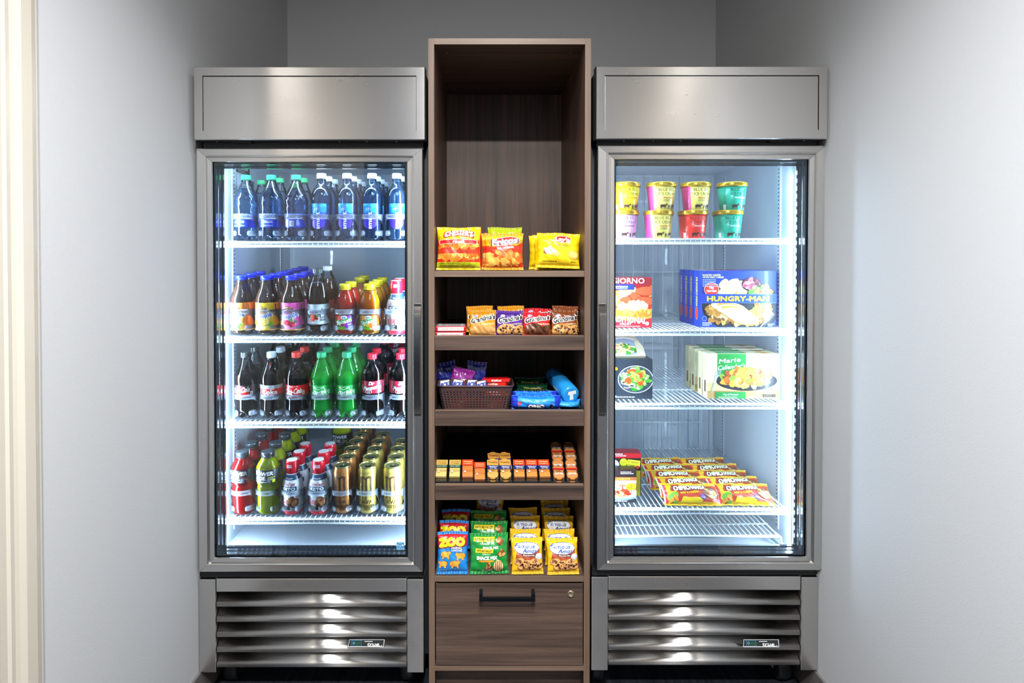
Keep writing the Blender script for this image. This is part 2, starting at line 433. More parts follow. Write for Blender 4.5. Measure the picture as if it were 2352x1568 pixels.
def wire_shelf(x0, x1, y0, y1, z, drop=.0152, bars=True):
    m = MB(); r = .0036
    m.rod((x0, y0, z-r), (x1, y0, z-r), r, WHITEM, 8)
    if bars:
        m.rod((x0, y0, z-drop), (x1, y0, z-drop), r+.0004, WHITEM, 8)
        m.box(x0+.004, x1-.004, y0+.002, y0+.004, z-drop, z-r, WHITEM)
    n = int(round((x1-x0)/.0162)); zz = z-.0018
    for i in range(n+1):
        x = x0+(x1-x0)*i/n
        m.rod((x, y0+.001, zz), (x, y1, zz), .0017, WHITEM, 5)
        if bars: m.rod((x, y0-.001, z-r), (x, y0-.001, z-drop), .0017, WHITEM, 5)
    for k in range(4): m.rod((x0, y0+.02+(y1-y0-.02)*k/3, z-.0055), (x1, y0+.02+(y1-y0-.02)*k/3, z-.0055), .0024, WHITEM, 6)
    for x in (x0, x1): m.rod((x, y0, z-.004), (x, y1, z-.004), .003, WHITEM, 6)
    return m
SZ = {}
def glass_unit(name, label, left, X0, X1, hd, dr, gr, glass, shelves):
    """left: True when the handle is on the right (left unit)"""
    org = Vector(((X0+X1)/2, 2.15, 0)); root = empty(name, org)
    tag(root, label, 'refrigerator' if left else 'freezer')
    H0, H1 = ZZ(hd[3], 1.76), ZZ(hd[1], 1.76)
    D0, D1 = ZZ(dr[3], 1.79), ZZ(dr[1], 1.79)
    dx0, dx1 = XX(dr[0], 1.79), XX(dr[2], 1.79)
    ix0, ix1, iz0, iz1, iy = X0+(.036 if left else .05), X1-.05, ZZ(1262, 1.86), ZZ(338, 1.86), 2.50
    def B(mb, nm, par=root, lab=None): 
        o = mb.build(nm, par, org)
        if lab: o['label'] = lab
        return o
    # shell
    m = MB(); yf = 1.856; zb, zt = .12, H1-.012
    m.box(X0, ix0-.002, yf, iy+.04, zb, zt, SIDEM, .002); m.box(ix1+.002, X1, yf, iy+.04, zb, zt, SIDEM, .002)
    m.box(ix0-.002, ix1+.002, iy+.002, iy+.04, zb, zt, SIDEM); m.box(ix0-.002, ix1+.002, yf, iy+.03, iz1+.002, zt, SIDEM)
    m.box(ix0-.002, ix1+.002, yf, iy+.03, zb, iz0-.002, SIDEM)
    m.box(X0, X1, 1.80, yf, H0+.004, zt, SIDEM, .003)
    B(m, 'cabinet_body', lab='black enamelled outer body')
    m = MB()
    m.box(ix0-.002, ix0, yf-.004, iy, iz0, iz1, LINER); m.box(ix1, ix1+.002, yf-.004, iy, iz0, iz1, LINER)
    m.box(ix0, ix1, iy-.002, iy+.002, iz0, iz1, LINER); m.box(ix0, ix1, yf-.004, iy, iz1, iz1+.002, LINER)
    m.box(ix0, ix1, yf-.004, iy, iz0-.002, iz0, LINER)
    for k in (1, 2, 3): m.box(ix0+(ix1-ix0)*k/4-.002, ix0+(ix1-ix0)*k/4+.002, iy-.004, iy-.002, iz0, iz1, LINER)
    m.box(ix0-.009, ix0, yf-.010, yf-.002, iz0-.01, iz1, LINER, .001); m.box(ix1, ix1+.016, yf-.010, yf-.002, iz0-.01, iz1, WHITEM, .001)
    m.box(ix0, ix1, yf-.010, yf+.03, iz0-.012, iz0, WHITEM, .001)
    B(m, 'interior_liner', lab='pale grey inner lining')
    for x, s in ((ix0, 1), (ix1, -1)):
        for y in (1.945, 2.395):
            m = MB(); m.box(min(x, x+s*.003), max(x, x+s*.003), y-.011, y+.011, iz0+.03, iz1-.02, LINER, .0005)
            z = iz0+.04
            while z < iz1-.03:
                m.box(min(x+s*.003, x+s*.0034), max(x+s*.003, x+s*.0034), y-.0022, y+.0022, z, z+.005, HOLE); z += .0127
            B(m, 'shelf_pilaster')
    # header
    m = MB(); m.ring(X0, X1, H0, H1, [(.004, 1.80), (0, 1.796), (0, 1.764)], SIDEM); m.ring(X0, X1, H0, H1, [(0, 1.764), (.002, 1.76), (.0265, 1.76), (.0265, 1.764)], STEEL)
    m.box(X0+.002, X1-.002, 1.79, 1.80, H0+.002, H1-.002, SIDEM)
    hh = B(m, 'header_frame')
    m = MB(); m.box(X0+.0275, X1-.0280, 1.762, 1.775, H0+.0262, H1-.0285, STEEL, .0008)
    B(m, 'header_panel')
    m = MB()
    m.box(X0+.01, X1-.01, 1.80, 1.83, D1-.004, H0+.006, BLACK)
    for t in (.08, .62, .74, .87): m.lathe([(0, .0035), (.002, .003)], CHROME, 10, (X0+(X1-X0)*(t if left else 1-t), 1.79, H0-.001))
    m.box(X0+.10 if left else X1-.16, X0+.16 if left else X1-.10, 1.785, 1.80, H0-.004, H0+.004, BLACK, .001)
    B(m, 'hinge_rail')
    # door
    gx0, gx1, gz0, gz1 = XX(glass[0], 1.80), XX(glass[2], 1.80), ZZ(glass[3], 1.80), ZZ(glass[1], 1.80)
    m = MB(); yd = 1.79
    wl, wr, wt, wb = gx0-dx0, dx1-gx1, D1-gz1, gz0-D0
    def frame(prof, mm, skew=True):
        b = bmesh.new(); R = []
        for t, y in prof: R.append([b.verts.new(p) for p in ((dx0+wl*t, y, D0+wb*t), (dx1-wr*t, y, D0+wb*t), (dx1-wr*t, y, D1-wt*t), (dx0+wl*t, y, D1-wt*t))])
        for i in range(len(R)-1):
            for k in range(4):
                f = b.faces.new((R[i][k], R[i][(k+1) % 4], R[i+1][(k+1) % 4], R[i+1][k])); f.material_index = mm[k % 2]
        mi = [m.mi(STEEL), m.mi(STEELV)]
        for f in b.faces: f.material_index = mi[f.material_index]
        m.merge(b, None)
    m.ring(dx0, dx1, D0, D1, [(0, 1.848), (0, yd+.0065)], SIDEM)
    frame([(0, yd+.006), (.03, yd+.001), (.08, yd), (.50, yd), (.53, yd-.003), (.58, yd-.0035), (.63, yd-.001), (.66, yd+.005), (.72, yd+.005), (.74, yd+.002), (.97, yd+.003), (1.0, yd+.007), (1.0, yd+.02)], (0, 1))
    for sx, sz in ((0, 0), (1, 0), (0, 1), (1, 1)):
        a = Vector((dx0 if not sx else dx1, yd-.0002, D0 if not sz else D1)); e = Vector((gx0 if not sx else gx1, yd-.0002, gz0 if not sz else gz1))
        m.rod(a.lerp(e, .05), a.lerp(e, .5), .0004, RULE, 4); m.rod(a.lerp(e, .75)+Vector((0, .002, 0)), a.lerp(e, .98)+Vector((0, .002, 0)), .0004, RULE, 4)
    door = B(m, 'door', lab='stainless framed glass door')
    # dark spacer frame behind the pane
    m = MB(); mb_ = .0085
    GK = mat('black_gasket', '#0c1119', .18, coat=.6)
    m.ring(gx0-.004, gx1+.004, gz0-.004, gz1+.004, [(0, yd+.012), (.010, yd+.013), (.011, yd+.03), (.013, yd+.031), (.014, yd+.045), (.017, yd+.046), (.017, yd+.056), (0, yd+.058)], GK)
    hx = gx0 if left else gx1; s = 1 if left else -1
    m.box(min(hx, hx+s*.008), max(hx, hx+s*.008), yd+.028, yd+.05, gz0, gz1, GK, .003)
    for k in (.004, .007): m.rod((hx+s*k, yd+.026, gz0+.01), (hx+s*k, yd+.026, gz1-.005), .0012, CHROME, 6)
    B(m, 'gasket', door)
    m = MB(); m.box(gx0-.002, gx1+.002, yd+.010, yd+.0115, gz0-.002, gz1+.002, PANE)
    B(m, 'glass_pane', door)
    hz1, hz0 = ZZ(700, 1.79), ZZ(951, 1.79)
    hxx = XX(959.5, 1.79) if left else XX(1383, 1.79)
    h = B(handle_mb(hxx, hz0, hz1, yd), 'handle', door, 'bowed polished pull')
    if left:
        A = Art(); bl = ink('#2f8fc4'); A.rect(-12, -11, 12, 12, ink('#8fcbe6')); A.rect(-11.3, -4.5, 11.3, 11.3, bl); A.rect(-11.3, -10.3, 11.3, -5.5, bl)
        A.arc(-1, -3, 11, 11, 20, 160, .8, W); A.text('energy', -3, 2, 4, W, 14, shear=.3); A.poly([(7+3.6*math.cos(PI/2+k*PI/5)*(1 if k % 2 == 0 else .45), 3+3.6*math.sin(PI/2+k*PI/5)*(1 if k % 2 == 0 else .45)) for k in range(10)], W)
        A.text('ENERGY STAR', 0, -8, 2.6, W, 20)
        m = MB(); c = P(920, 1253, 1.802); A.emit(m, lambda u, v, l: Vector((c.x+u, 1.7995-l, c.z+v)))
        B(m, 'energy_sticker', door)
    # LED strip on the hinge side, dots on a channel
    m = MB(); lx = (ix0+.002) if left else (ix1+.009); s = 1 if left else -1
    m.box(min(lx, lx+s*.012), max(lx, lx+s*.012), 1.838, 1.846, iz0+.03, gz1-.005, WHITEM, .001)
    z = iz0+.05
    while z < gz1-.02:
        m.box(min(lx+s*.003, lx+s*.009), max(lx+s*.003, lx+s*.009), 1.8365, 1.838, z, z+.012, LEDM, .0005); z += .024
    B(m, 'led_strip')
    # shelves
    for i, (py, dep) in enumerate(shelves):
        z = ZZ(py, 1.87); SZ[(left, i)] = z
        B(wire_shelf(ix0+.008, ix1-.008, 1.87, dep, z), 'wire_shelf')
        for x, s in ((ix0+.004, 1), (ix1-.004, -1)):
            for y in (1.945, 2.395):
                mm = MB(); mm.box(min(x, x+s*.006)-.001, max(x, x+s*.006), y-.01, y+.012, z-.013, z-.0072, CHROME, .001)
                B(mm, 'shelf_clip')
    # louvred base
    gx0_, gx1_ = XX(gr[0], 1.805), XX(gr[1], 1.805); pz1, pz0 = ZZ(gr[2], 1.805), ZZ(gr[3], 1.805); pw = .051
    m = MB()
    m.box(gx0_, gx0_+pw, 1.803, 1.86, pz0, pz1, STEEL, .002); B(m, 'grille_post')
    m = MB(); m.box(gx1_-pw, gx1_, 1.803, 1.86, pz0, pz1, STEEL, .002); B(m, 'grille_post')
    m = MB(); zr = ZZ(gr[4], 1.805)
    m.box(gx0_+pw+.001, gx1_-pw-.001, 1.805, 1.84, zr, pz1+.001, STEEL, .0025)
    m.box(gx0_+.003, gx1_-.003, 1.812, 1.856, pz1-.004, D0-.004, BLACK)
    B(m, 'grille_rail')
    zb2 = ZZ(gr[5], 1.805); step = (zr-zb2)/5
    for i in range(5):
        zt_ = zr-step*i; zl = zt_-step
        pr = [(1.862, zt_+.010), (1.858, zt_+.012)]
        top = [(1.858, zt_+.012), (1.840, zt_-.004), (1.820, zt_-step*.42), (1.812, zt_-step*.58), (1.8065, zt_-step*.66), (1.8045, zt_-step*.74), (1.8045, zt_-step*.90), (1.806, zl+.001), (1.810, zl+.001)]
        bot = [(1.8085, zt_-step*.78), (1.816, zt_-step*.62), (1.824, zt_-step*.46), (1.843, zt_-.006), (1.860, zt_+.010)]
        m = MB(); m.extr(top+bot, gx0_+pw+.002, gx1_-pw-.002, STEEL)
        lv = B(m, 'louver')
        if i == 3:
            A = Art(); A.poly([(-56, -9), (54, -9), (56, 10), (-52, 10)], ink('#d8d8d8')); A.poly([(-54, -7), (52.5, -7), (54, 9), (-51, 9)], ink('#23282b'))
            bb = ink('#3fa8dc'); A.rect(-45, -6.5, -15, 8.5, bb); A.rect(-44.3, -5.9, -15.7, 7.9, ink('#1f2a2a'))
            A.poly([(-38+3.6*math.cos(k*PI/3), 1+3.6*math.sin(k*PI/3)) for k in range(6)], ink('#6fc6ee')); A.poly([(-38+2.4*math.cos(k*PI/3), 1+2.4*math.sin(k*PI/3)) for k in range(6)], ink('#1f2a2a'))
            A.text('NATURAL', -25, 2.6, 2.2, ink('#2f9a3a'), 14); A.text('REFRIGERANT', -25, -.8, 2.2, ink('#2f9a3a'), 15)
            A.text('true', 22, -1, 9.5, ink('#f2f2f2'), 36, bold=.03, shear=.25); A.line([(-5, 5.6), (19, 5.6)], 1.5, ink('#f2f2f2')); A.line([(10, -6), (43, -6)], 1.5, ink('#f2f2f2')); A.ell(47, -5, 1.3, 1.3, W)
            c = P(842 if left else 1746, 1474.5, 1.806); m = MB(); n = Vector((0, -.82, .57))
            def fm(u, v, l, c=c):
                return Vector((c.x+u, 1.8005-l+max(v, -.01)*.35, c.z+v))
            m2 = m; A.emit(m, fm)
            m.grid(lambda u, v: Vector((c.x+u, 1.8012+v*.35, c.z+v)), [-.056, .056], [-.009, .01], BLACK)
            B(m, 'badge', lv, 'black nameplate with white script')
    B(MB().box(gx0_+.02, gx1_-.02, 1.87, 1.875, pz0+.02, pz1, BLACK), 'condenser_cover')
    # casters
    for x in (gx0_+(.06 if left else .034), gx1_-.06):
        for y in (1.925, 2.42):
            m = MB(); rr = .052
            m.lathe([(-.022, .010), (-.022, rr-.012), (-.020, rr-.004), (-.012, rr), (.012, rr), (.020, rr-.004), (.022, rr-.012), (.022, .010)], mat('black_rubber', '#1d1d20', .45), 28, (0, 0, 0), mtx=Matrix.Translation((x, y, rr))@Matrix.Rotation(PI/2, 4, 'Y'))
            m.lathe([(-.0225, .018), (-.0225, .006), (.0225, .006), (.0225, .018)], mat('grey_hub', '#77777a', .4), 16, mtx=Matrix.Translation((x, y, rr))@Matrix.Rotation(PI/2, 4, 'Y'))
            wl_ = B(m, 'caster', lab='black rubber wheel')
            m = MB()
            for s in (-1, 1):
                m.box(x+s*.027-.0012, x+s*.027+.0012, y-.02, y+.02, rr-.012, .118, ZINC, .0006)
                m.lathe([(0, .009), (.004, .009), (.005, .005), (.010, .005)], ZINC, 6, mtx=Matrix.Translation((x+s*.028, y, rr))@Matrix.Rotation(s*PI/2, 4, 'Y'))
            m.box(x-.034, x+.034, y-.034, y+.034, .110, .120, CHROME, .001)
            B(m, 'fork', wl_)
    return root, org, B, (ix0, ix1, iz0, iz1)

LU = glass_unit('glass_door_refrigerator', 'stainless steel glass-door drinks refrigerator standing left of the wooden cabinet', True, -.867, -.182,
    (447, 153, 978, 321), (452, 340, 971, 1314), (453, 972, 1329, 1543, 1359, 1533), (492, 373, 936, 1278),
    [(554, 2.47), (773, 2.47), (969, 2.47), (1190, 2.47)])
RU = glass_unit('glass_door_freezer', 'stainless steel glass-door freezer of frozen food right of the wooden cabinet', False, .3225, 1.009,
    (1367, 152, 1899, 319), (1372, 333, 1895, 1310), (1360, 1883, 1324, 1538, 1355, 1528), (1410, 367, 1853, 1276),
    [(547, 2.47), (757, 2.47), (926, 2.47), (1168, 2.47)])
# freezer only: rack over the evaporator panel and the low floor rack
root, org, B, (ix0, ix1, iz0, iz1) = RU
m = MB(); rz1, rz0 = ZZ(402, 2.45), ZZ(1180, 2.45)
n = 13
for i in range(n+1): x = ix0+.03+(ix1-ix0-.05)*i/n; m.rod((x, 2.468, rz0), (x, 2.468, rz1), .0022, WHITEM, 6)
for py in (403, 545, 625, 800, 971, 1100): z = ZZ(py, 2.46); m.rod((ix0+.03, 2.472, z), (ix1-.02, 2.472, z), .0026, WHITEM, 6)
B(m, 'evaporator_rack')
m = MB(); z = ZZ(1231, 1.872)
m.rod((ix0+.01, 1.872, z), (ix1-.03, 1.872, z), .0042, WHITEM, 8)
n = 33
for i in range(n+1): x = ix0+.014+(ix1-ix0-.05)*i/n; m.rod((x, 1.872, z+.003), (x, 2.45, z+.012), .0019, WHITEM, 5)
for k in range(4): y = 1.95+.16*k; m.rod((ix0+.01, y, z-.002), (ix1-.03, y, z+.004), .0026, WHITEM, 6)
for x in (ix0+.012, ix1-.032): m.tube([(x, 2.44, z+.01), (x, 1.90, z), (x+.008, 1.874, z-.004), (x+.012, 1.872, iz0+.003), (x+.006, 1.95, iz0+.003)], .0034, WHITEM, 8)
B(m, 'floor_rack')
# refrigerator only: paper notices high on the left inner wall
root, org, B, (ix0, ix1, iz0, iz1) = LU
A = Art(); A.rect(0, 0, 110, 34, ink('#3a2f26')); A.text('ATTENTION', 50, 20, 14, ink('#e8e2d8'), 84, bold=.03); A.lines(50, 8, 80, 2, 5, 2, ink('#cfc8bc'), 3)
A.rect(0, -95, 150, -8, ink('#cdd6e0')); A.text('True', 55, -26, 14, ink('#333b44'), 44, shear=.3, bold=.03); A.rect(95, -36, 145, -16, ink('#59616b')); A.lines(75, -44, 120, 3, 6, 2, ink('#59616b'), 4); A.rect(60, -72, 146, -60, ink('#59616b')); A.lines(75, -78, 120, 3, 5, 2, ink('#59616b'), 5)
m = MB(); A.emit(m, lambda u, v, l: Vector((ix0+.0006+l*3, 1.97+u, ZZ(395, 1.98)+v)))
B(m, 'notice')

# ================================================================ WOODEN CABINET
CXL, CXR, CY0, CY1 = -.176, .3135, 1.79, 2.355
org = Vector(((CXL+CXR)/2, 2.07, 0)); cab = tag(empty('open_cabinet', org), 'tall narrow walnut laminate cabinet with open shelves between the two steel units', 'cabinet')
def CB(mb, nm, par=cab, lab=None):
    o = mb.build(nm, par, org)
    if lab: o['label'] = lab
    return o
T = .018; zt = ZZ(88, CY0)
def board(x0, x1, y0, y1, z0, z1, body, edge):
    m = MB(); m.box(x0, x1, y0+.0012, y1, z0, z1, body); m.box(x0, x1, y0, y0+.0012, z0, z1, edge, .0004); return m
CB(board(CXL, CXL+T, CY0, CY1+.012, 0, zt, WOODV, EDGEV), 'side_panel')
CB(board(CXR-T, CXR, CY0, CY1+.012, 0, zt, WOODV, EDGEV), 'side_panel')
m = board(CXL+T, CXR-T, CY0, CY1+.012, zt-T, zt, WOODH, EDGEH)
for px, y in ((1027, 1.865), (1312, 1.865), (1043, 2.27), (1279, 2.27)): m.lathe([(-.0016, .0045), (-.0005, .0055)], mat('brass_screw', '#9c8f80', .35, .8), 12, (XX(px, y, 140), y, zt-T-.0003))
CB(m, 'top_panel')
CB(MB().box(CXL+T, CXR-T, CY1, CY1+.012, .1, zt-T, WOODV), 'back_panel')
a, b_ = CXL+T, CXR-T
zA = ZZ(622, CY0); CB(board(a, b_, CY0+.004, CY1, zA-.018, zA, WOODH, EDGEH), 'shelf')
TR = {}
for k, (p0, p1) in {'B': (771, 804), 'C': (943, 978), 'D': (1114, 1148)}.items():
    z1, z0 = ZZ(p0, CY0), ZZ(p1, CY0); fl = z1-(.010 if k != 'D' else .004)
    tr = CB(MB().box(a+.003, b_-.003, CY0+.016, CY1-.02, fl-.012, fl, mat('black_tray_board', '#0e0e10', .6)), 'pull_out_tray')
    CB(MB().box(a+.001, b_-.001, CY0, CY0+.016, z0, z1, WOODH, .0008).box(a+.0015, b_-.0015, CY0-.0002, CY0+.016, z1-.0012, z1+.0002, EDGEH), 'tray_front', tr)
    TR[k] = fl
    for x in (a+.0015, b_-.0015): CB(MB().box(x-.0012, x+.0012, CY0+.03, CY1-.1, fl-.026, fl-.012, mat('slide_metal', '#55585c', .35, .9)), 'drawer_slide', tr)
zE = ZZ(1323, CY0); CB(board(a, b_, CY0+.002, CY1, zE-.018, zE, WOODH, EDGEH), 'shelf')
d1, d0 = ZZ(1339, CY0), ZZ(1527, CY0)
dw = CB(MB().box(a+.003, b_-.003, CY0-.001, CY0+.017, d0, d1, WOODH, .0008).box(a+.003, b_-.003, CY0-.0014, CY0+.016, d1-.001, d1, EDGEH), 'drawer')
p = P(1165, 1371, 1.76); m = MB(); bm_ = mat('matte_black_metal', '#15181c', .35, .6)
h0, h1 = XX(1101, 1.765, 1370), XX(1229, 1.765, 1370); hz = ZZ(1374, 1.765)
m.box(h0, h1, 1.758, 1.766, hz-.006, hz+.006, bm_, .0012)
for x in (h0+.005, h1-.005): m.box(x-.005, x+.005, 1.760, 1.789, hz-.006, hz+.016, bm_, .001)
CB(m, 'handle', dw, 'square black bar pull')
c = P(1311, 1363, 1.788); m = MB()
br = mat('lock_brass', '#c9b89a', .3, .9)
m.lathe([(0, .0105), (.002, .0105), (.004, .009), (.0042, .007), (.0035, .0065), (.0036, .0)], br, 24, mtx=Matrix.Translation((c.x, 1.789, c.z))@Matrix.Rotation(PI/2, 4, 'X'))
m.box(c.x-.0009, c.x+.0009, 1.7848, 1.7856, c.z-.004, c.z+.003, K)
CB(m, 'lock', dw, 'round brass cylinder lock')
CB(board(a, b_, CY0, CY1, ZZ(1540, CY0), ZZ(1529, CY0), WOODH, EDGEH), 'bottom_panel')
CB(MB().box(a, b_, CY0+.06, CY0+.075, 0, ZZ(1540, CY0), WOODH), 'toe_kick')
# ================================================================ DRINKS
RND = random.Random(5)
def mm(pts): return [(z*.001, r*.001) for z, r in pts]
def petal(depth, zt, n=5):
    """soft-drink foot: valleys between the feet"""
    def fn(z, r, a):
        if z < zt and r > .008:
            v = (.5+.5*math.cos(n*a))**1.1; t = 1-z/zt
            return z + depth*v*t, r*(1-.10*v*t)
        return z, r
    return fn
def cap_mb(z0, z1, r, m, ribs=30, dome=0):
    b = MB(); b.lathe([(z0, r*.98), (z0+.001, r), (z0+.0025, r)], m, ribs*2 or 30)
    fn = (lambda z, rr, a: (z, rr*(1-.035*(int(a*ribs*2/(2*PI)+.5) % 2)))) if ribs else None
    b.lathe([(z0+.003, r), (z1-.0015, r*.985), (z1-.0004, r*.95), (z1, r*.86), (z1+dome, r*.3)], m, ribs*2 if ribs else 30, fn=fn, smooth=False if ribs else True)
    return b
def bottle(key, name, prof, neck, body_m, liq_m, fill, cap, lab=None, art=None, fn=None, rl=None, phi=.0, extra=None, capname='cap', seg=28, capart=None, solid=False):
    """builds one bottle with its parts; returns the root"""
    t = empty(name); P_ = spline(mm(prof), 4)
    rad = lambda v: next((a[1]+(b_[1]-a[1])*(v-a[0])/max(b_[0]-a[0], 1e-6) for a, b_ in zip(P_, P_[1:]) if a[0] <= v <= b_[0]), P_[-1][1])
    if solid:
        MB().lathe(P_, body_m, seg, fn=fn).build('body', t)
        b = None
    else:
        MB().lathe(P_, body_m, seg, fn=fn).build('body', t)
        q = [(max(z, .0012), max(r-.0013, .002)) for z, r in P_ if z <= fill*.001]
        q.append((fill*.001, max(rad(fill*.001)-.0013, .002)))
        lq = MB().lathe(q, liq_m, seg, fn=fn).build('drink', t)
    c = cap_mb(cap[0]*.001, cap[1]*.001, cap[2]*.001, cap[3], *(cap[4:] or ()))
    if capart: capart.emit(c, wrap(cap[2]*.001+.0003, phi=phi), 4)
    co = c.build(capname, t)
    if not solid: MB().lathe(mm([(cap[0]-5.5, cap[2]-2.2), (cap[0]-5, cap[2]+.6), (cap[0]-3.2, cap[2]+.6), (cap[0]-2.8, cap[2]-2.2)]), neck, 24).build('neck_ring', t)
    if lab:
        z0, z1, R = lab[0]*.001, lab[1]*.001, (lab[2] if len(lab) > 2 else None)
        Rf = (lambda v: rad(v)+.0005) if R is None else (lambda v: R*.001)
        b = MB()
        if len(lab) > 3:
            nz = 8; b.lathe([(z0+(z1-z0)*i/nz, Rf(z0+(z1-z0)*i/nz)) for i in range(nz+1)], lab[3], 36, cap0=False, cap1=False)
        Rm = Rf((z0+z1)/2)
        def f(u, v, l): return wrap(Rm, phi=phi, Rf=lambda vv: Rf(min(max(vv, z0), z1))+.0001)(u, v, l)
        art.emit(b, f, 3, 4 if R is None else None, clip=(-PI*Rm*1000+.1, PI*Rm*1000-.1, lab[0], lab[1]))
        b.build('label', t)
    return t
INK = ink
def barcode(A, x, y, w, h, m=None, seed=3):
    A.rect(x, y, x+w, y+h, W); r = random.Random(seed); q = x+1
    A.L += 1
    while q < x+w-1:
        k = .5+.9*r.random(); A.rect(q, y+1, min(q+k, x+w-1), y+h-1, K, A.L); q += k+.5+.6*r.random()
PROD = {}
# still water with a green cap
A = Art(); b1, b2 = INK('#1467dc'), INK('#0a2fb4')
A.rect(-120, 40, 120, 110, b1); A.rect(-120, 40, 120, 76, b2)
A.text('DASANI', -2, 80, 15, INK('#dcebff'), 58, bold=.01); A.text('PURIFIED WATER', 2, 60, 3.2, W, 34); A.lines(0, 55, 40, 1, 4, 1.4, W, 2); A.text('16.9 FL OZ (1.05 PT) 500 mL', 0, 46, 2.8, W, 40)
dprof = [(0, 20), (2, 30), (8, 34.5), (22, 36.4), (45, 36), (76, 36), (100, 36.6), (118, 37), (130, 36.6), (143, 33.5), (158, 27), (175, 19), (188, 13.6), (193, 12.6), (208, 12.4)]
def ribfn(z, r, a):
    z, r = petal(.012, .016)(z, r, a)
    if .095 < z < .15: r += .0007*math.sin(a*7+z*260)+.0004*math.sin(z*900)
    return z, r
PROD['dasani'] = bottle('dasani', 'water_bottle', dprof, PET, PET, WATER, 166, (194, 209.5, 15, INK('#0fa863', .4)), (41, 84), A, fn=ribfn, seg=40)
A = Art()
A.rect(-120, 40, 120, 110, b1); A.rect(-120, 40, 120, 76, b2); A.text('DASANI', -8, 76, 7, W, 30, bold=.01); A.ell(14, 77, 4, 4, W); A.ell(14, 77, 3.2, 3.2, b1)
barcode(A, -10, 44, 13, 17); A.rect(-27, 44, -15, 66, INK('#cfdcf4')); A.lines(-21, 62, 10, 7, 3, 1, b2, 6); A.lines(16, 62, 10, 6, 3, 1, W, 8)
PROD['dasani_back'] = bottle('dasani', 'water_bottle', dprof, PET, PET, WATER, 166, (194, 209.5, 15, INK('#0fa863', .4)), (41, 84), A, fn=ribfn, seg=40)
# tall water with white cap
A = Art(); vio, sky = INK('#3a22c0'), INK('#1c96dd')
A.rect(-26, 86, 26, 116, sky); A.poly([(-26, 106), (-10, 112), (8, 104), (26, 108), (26, 116), (-26, 116)], INK('#3fb2ea')); A.poly([(-24, 88), (-12, 84), (4, 90), (18, 86), (26, 92), (26, 82), (-24, 82)], INK('#2457c8'))
A.blobs(-6, 99, 16, 4, 6, 5, [INK('#d9eefb'), INK('#8fd0f2')], 4, asp=.3)
A.rrect(-24, 36, 22, 82, 20, vio); A.poly([(-20, 60), (20, 64), (14, 82), (-18, 80)], INK('#4a2bd2'))
A.text('smart', -2, 62, 13, W, 54, bold=.035, rot=90); A.text('water', -2, 105, 11, INK('#253f9e'), 36, bold=-.004, rot=90)
PROD['smart'] = bottle('smart', 'water_bottle', [(0, 24), (2, 30), (8, 33), (30, 33.4), (120, 33.4), (140, 33), (152, 30.5), (163, 26), (172, 19.5), (180, 14.5), (190, 13), (212, 12.4)], PET, PET, WATER, 200,
    (198, 215, 15, INK('#e9eef2', .4)), (36, 117), A, seg=36)
# iced teas
sprof = [(0, 26), (1, 31), (5, 35), (10, 36.6), (18, 37), (50, 37), (90, 37), (104, 37), (116, 36), (130, 31), (143, 25), (155, 20.5), (165, 18.2), (176, 17.5)]
TEA = juice('tea', '#6b3d18', .5, .12, '#c07030')
GLASSB = clear('bottle_glass', '#fff4ea', 1.6, .03, milk=.02)
def snap(bg, bg2, edge, teabg, name, fruit):
    A = Art(); A.rect(-120, 0, 120, 130, bg2); A.poly([(-30, 18), (32, 18), (34, 104), (-30, 104)], bg); A.ell(-2, 50, 26, 34, edge, 30)
    A.lines(24, 98, 22, 4, 4, 1.4, K, 3); A.rect(36, 20, 60, 103, bg2); A.rect(40, 60, 44, 98, INK('#5b2f10'))
    A.arc(-4, 62, 24, 26, 50, 130, 7.5, INK('#6b3a14')); A.text(name, -4, 88, 4, INK('#f9d98a'), 27, bold=.03, bend=-.012)
    for k in range(9): a = math.radians(25+16*k); A.poly([(-2+15*math.cos(a-.14), 70+11*math.sin(a-.14)), (-2+15*math.cos(a+.14), 70+11*math.sin(a+.14)), (-2+20*math.cos(a), 70+15*math.sin(a))], INK('#a85a1c'))
    A.ell(-2, 70, 15, 11, teabg, 24); A.ell(-2, 70, 11, 8, bg2, 20)
    A.text('Snapple', 0, 62, 14.5, W, 59, bold=.10, rot=12); A.text('Snapple', 0, 62, 14.5, INK('#1747b5'), 55, bold=.022, rot=12)
    A.ell(25, 46, 6.5, 6.5, INK('#9a4a1e')); A.ell(25, 46, 5.6, 5.6, bg); A.lines(25, 48, 8, 3, 3, 1, INK('#9a4a1e'), 5)
    fruit(A); A.rect(-120, 16, 120, 18.5, INK('#f2a92c')); return A
gl, gd = INK('#46b02c'), INK('#1f7a2a')
def f_or(A): A.ell(-8, 40, 12, 10, INK('#ffe2a0')); A.ell(-26, 42, 8, 9, INK('#f59a2a')); A.poly([(2, 30), (16, 38), (26, 36), (14, 28)], gl); A.poly([(2, 30), (8, 22), (20, 20), (10, 28)], gd)
def f_le(A):
    A.ell(2, 42, 19, 13, INK('#f0a020')); A.ell(2, 44, 17, 11, INK('#fff6cf')); A.ell(2, 44, 15, 9.5, INK('#f7dc3a'))
    for k in range(6): A.line([(2, 44), (2+14*math.cos(k*PI/3), 44+9*math.sin(k*PI/3))], .8, INK('#fff6cf'))
    A.poly([(14, 32), (26, 42), (32, 36), (22, 28)], gl); A.ell(-26, 40, 5, 8, INK('#f59a2a'))
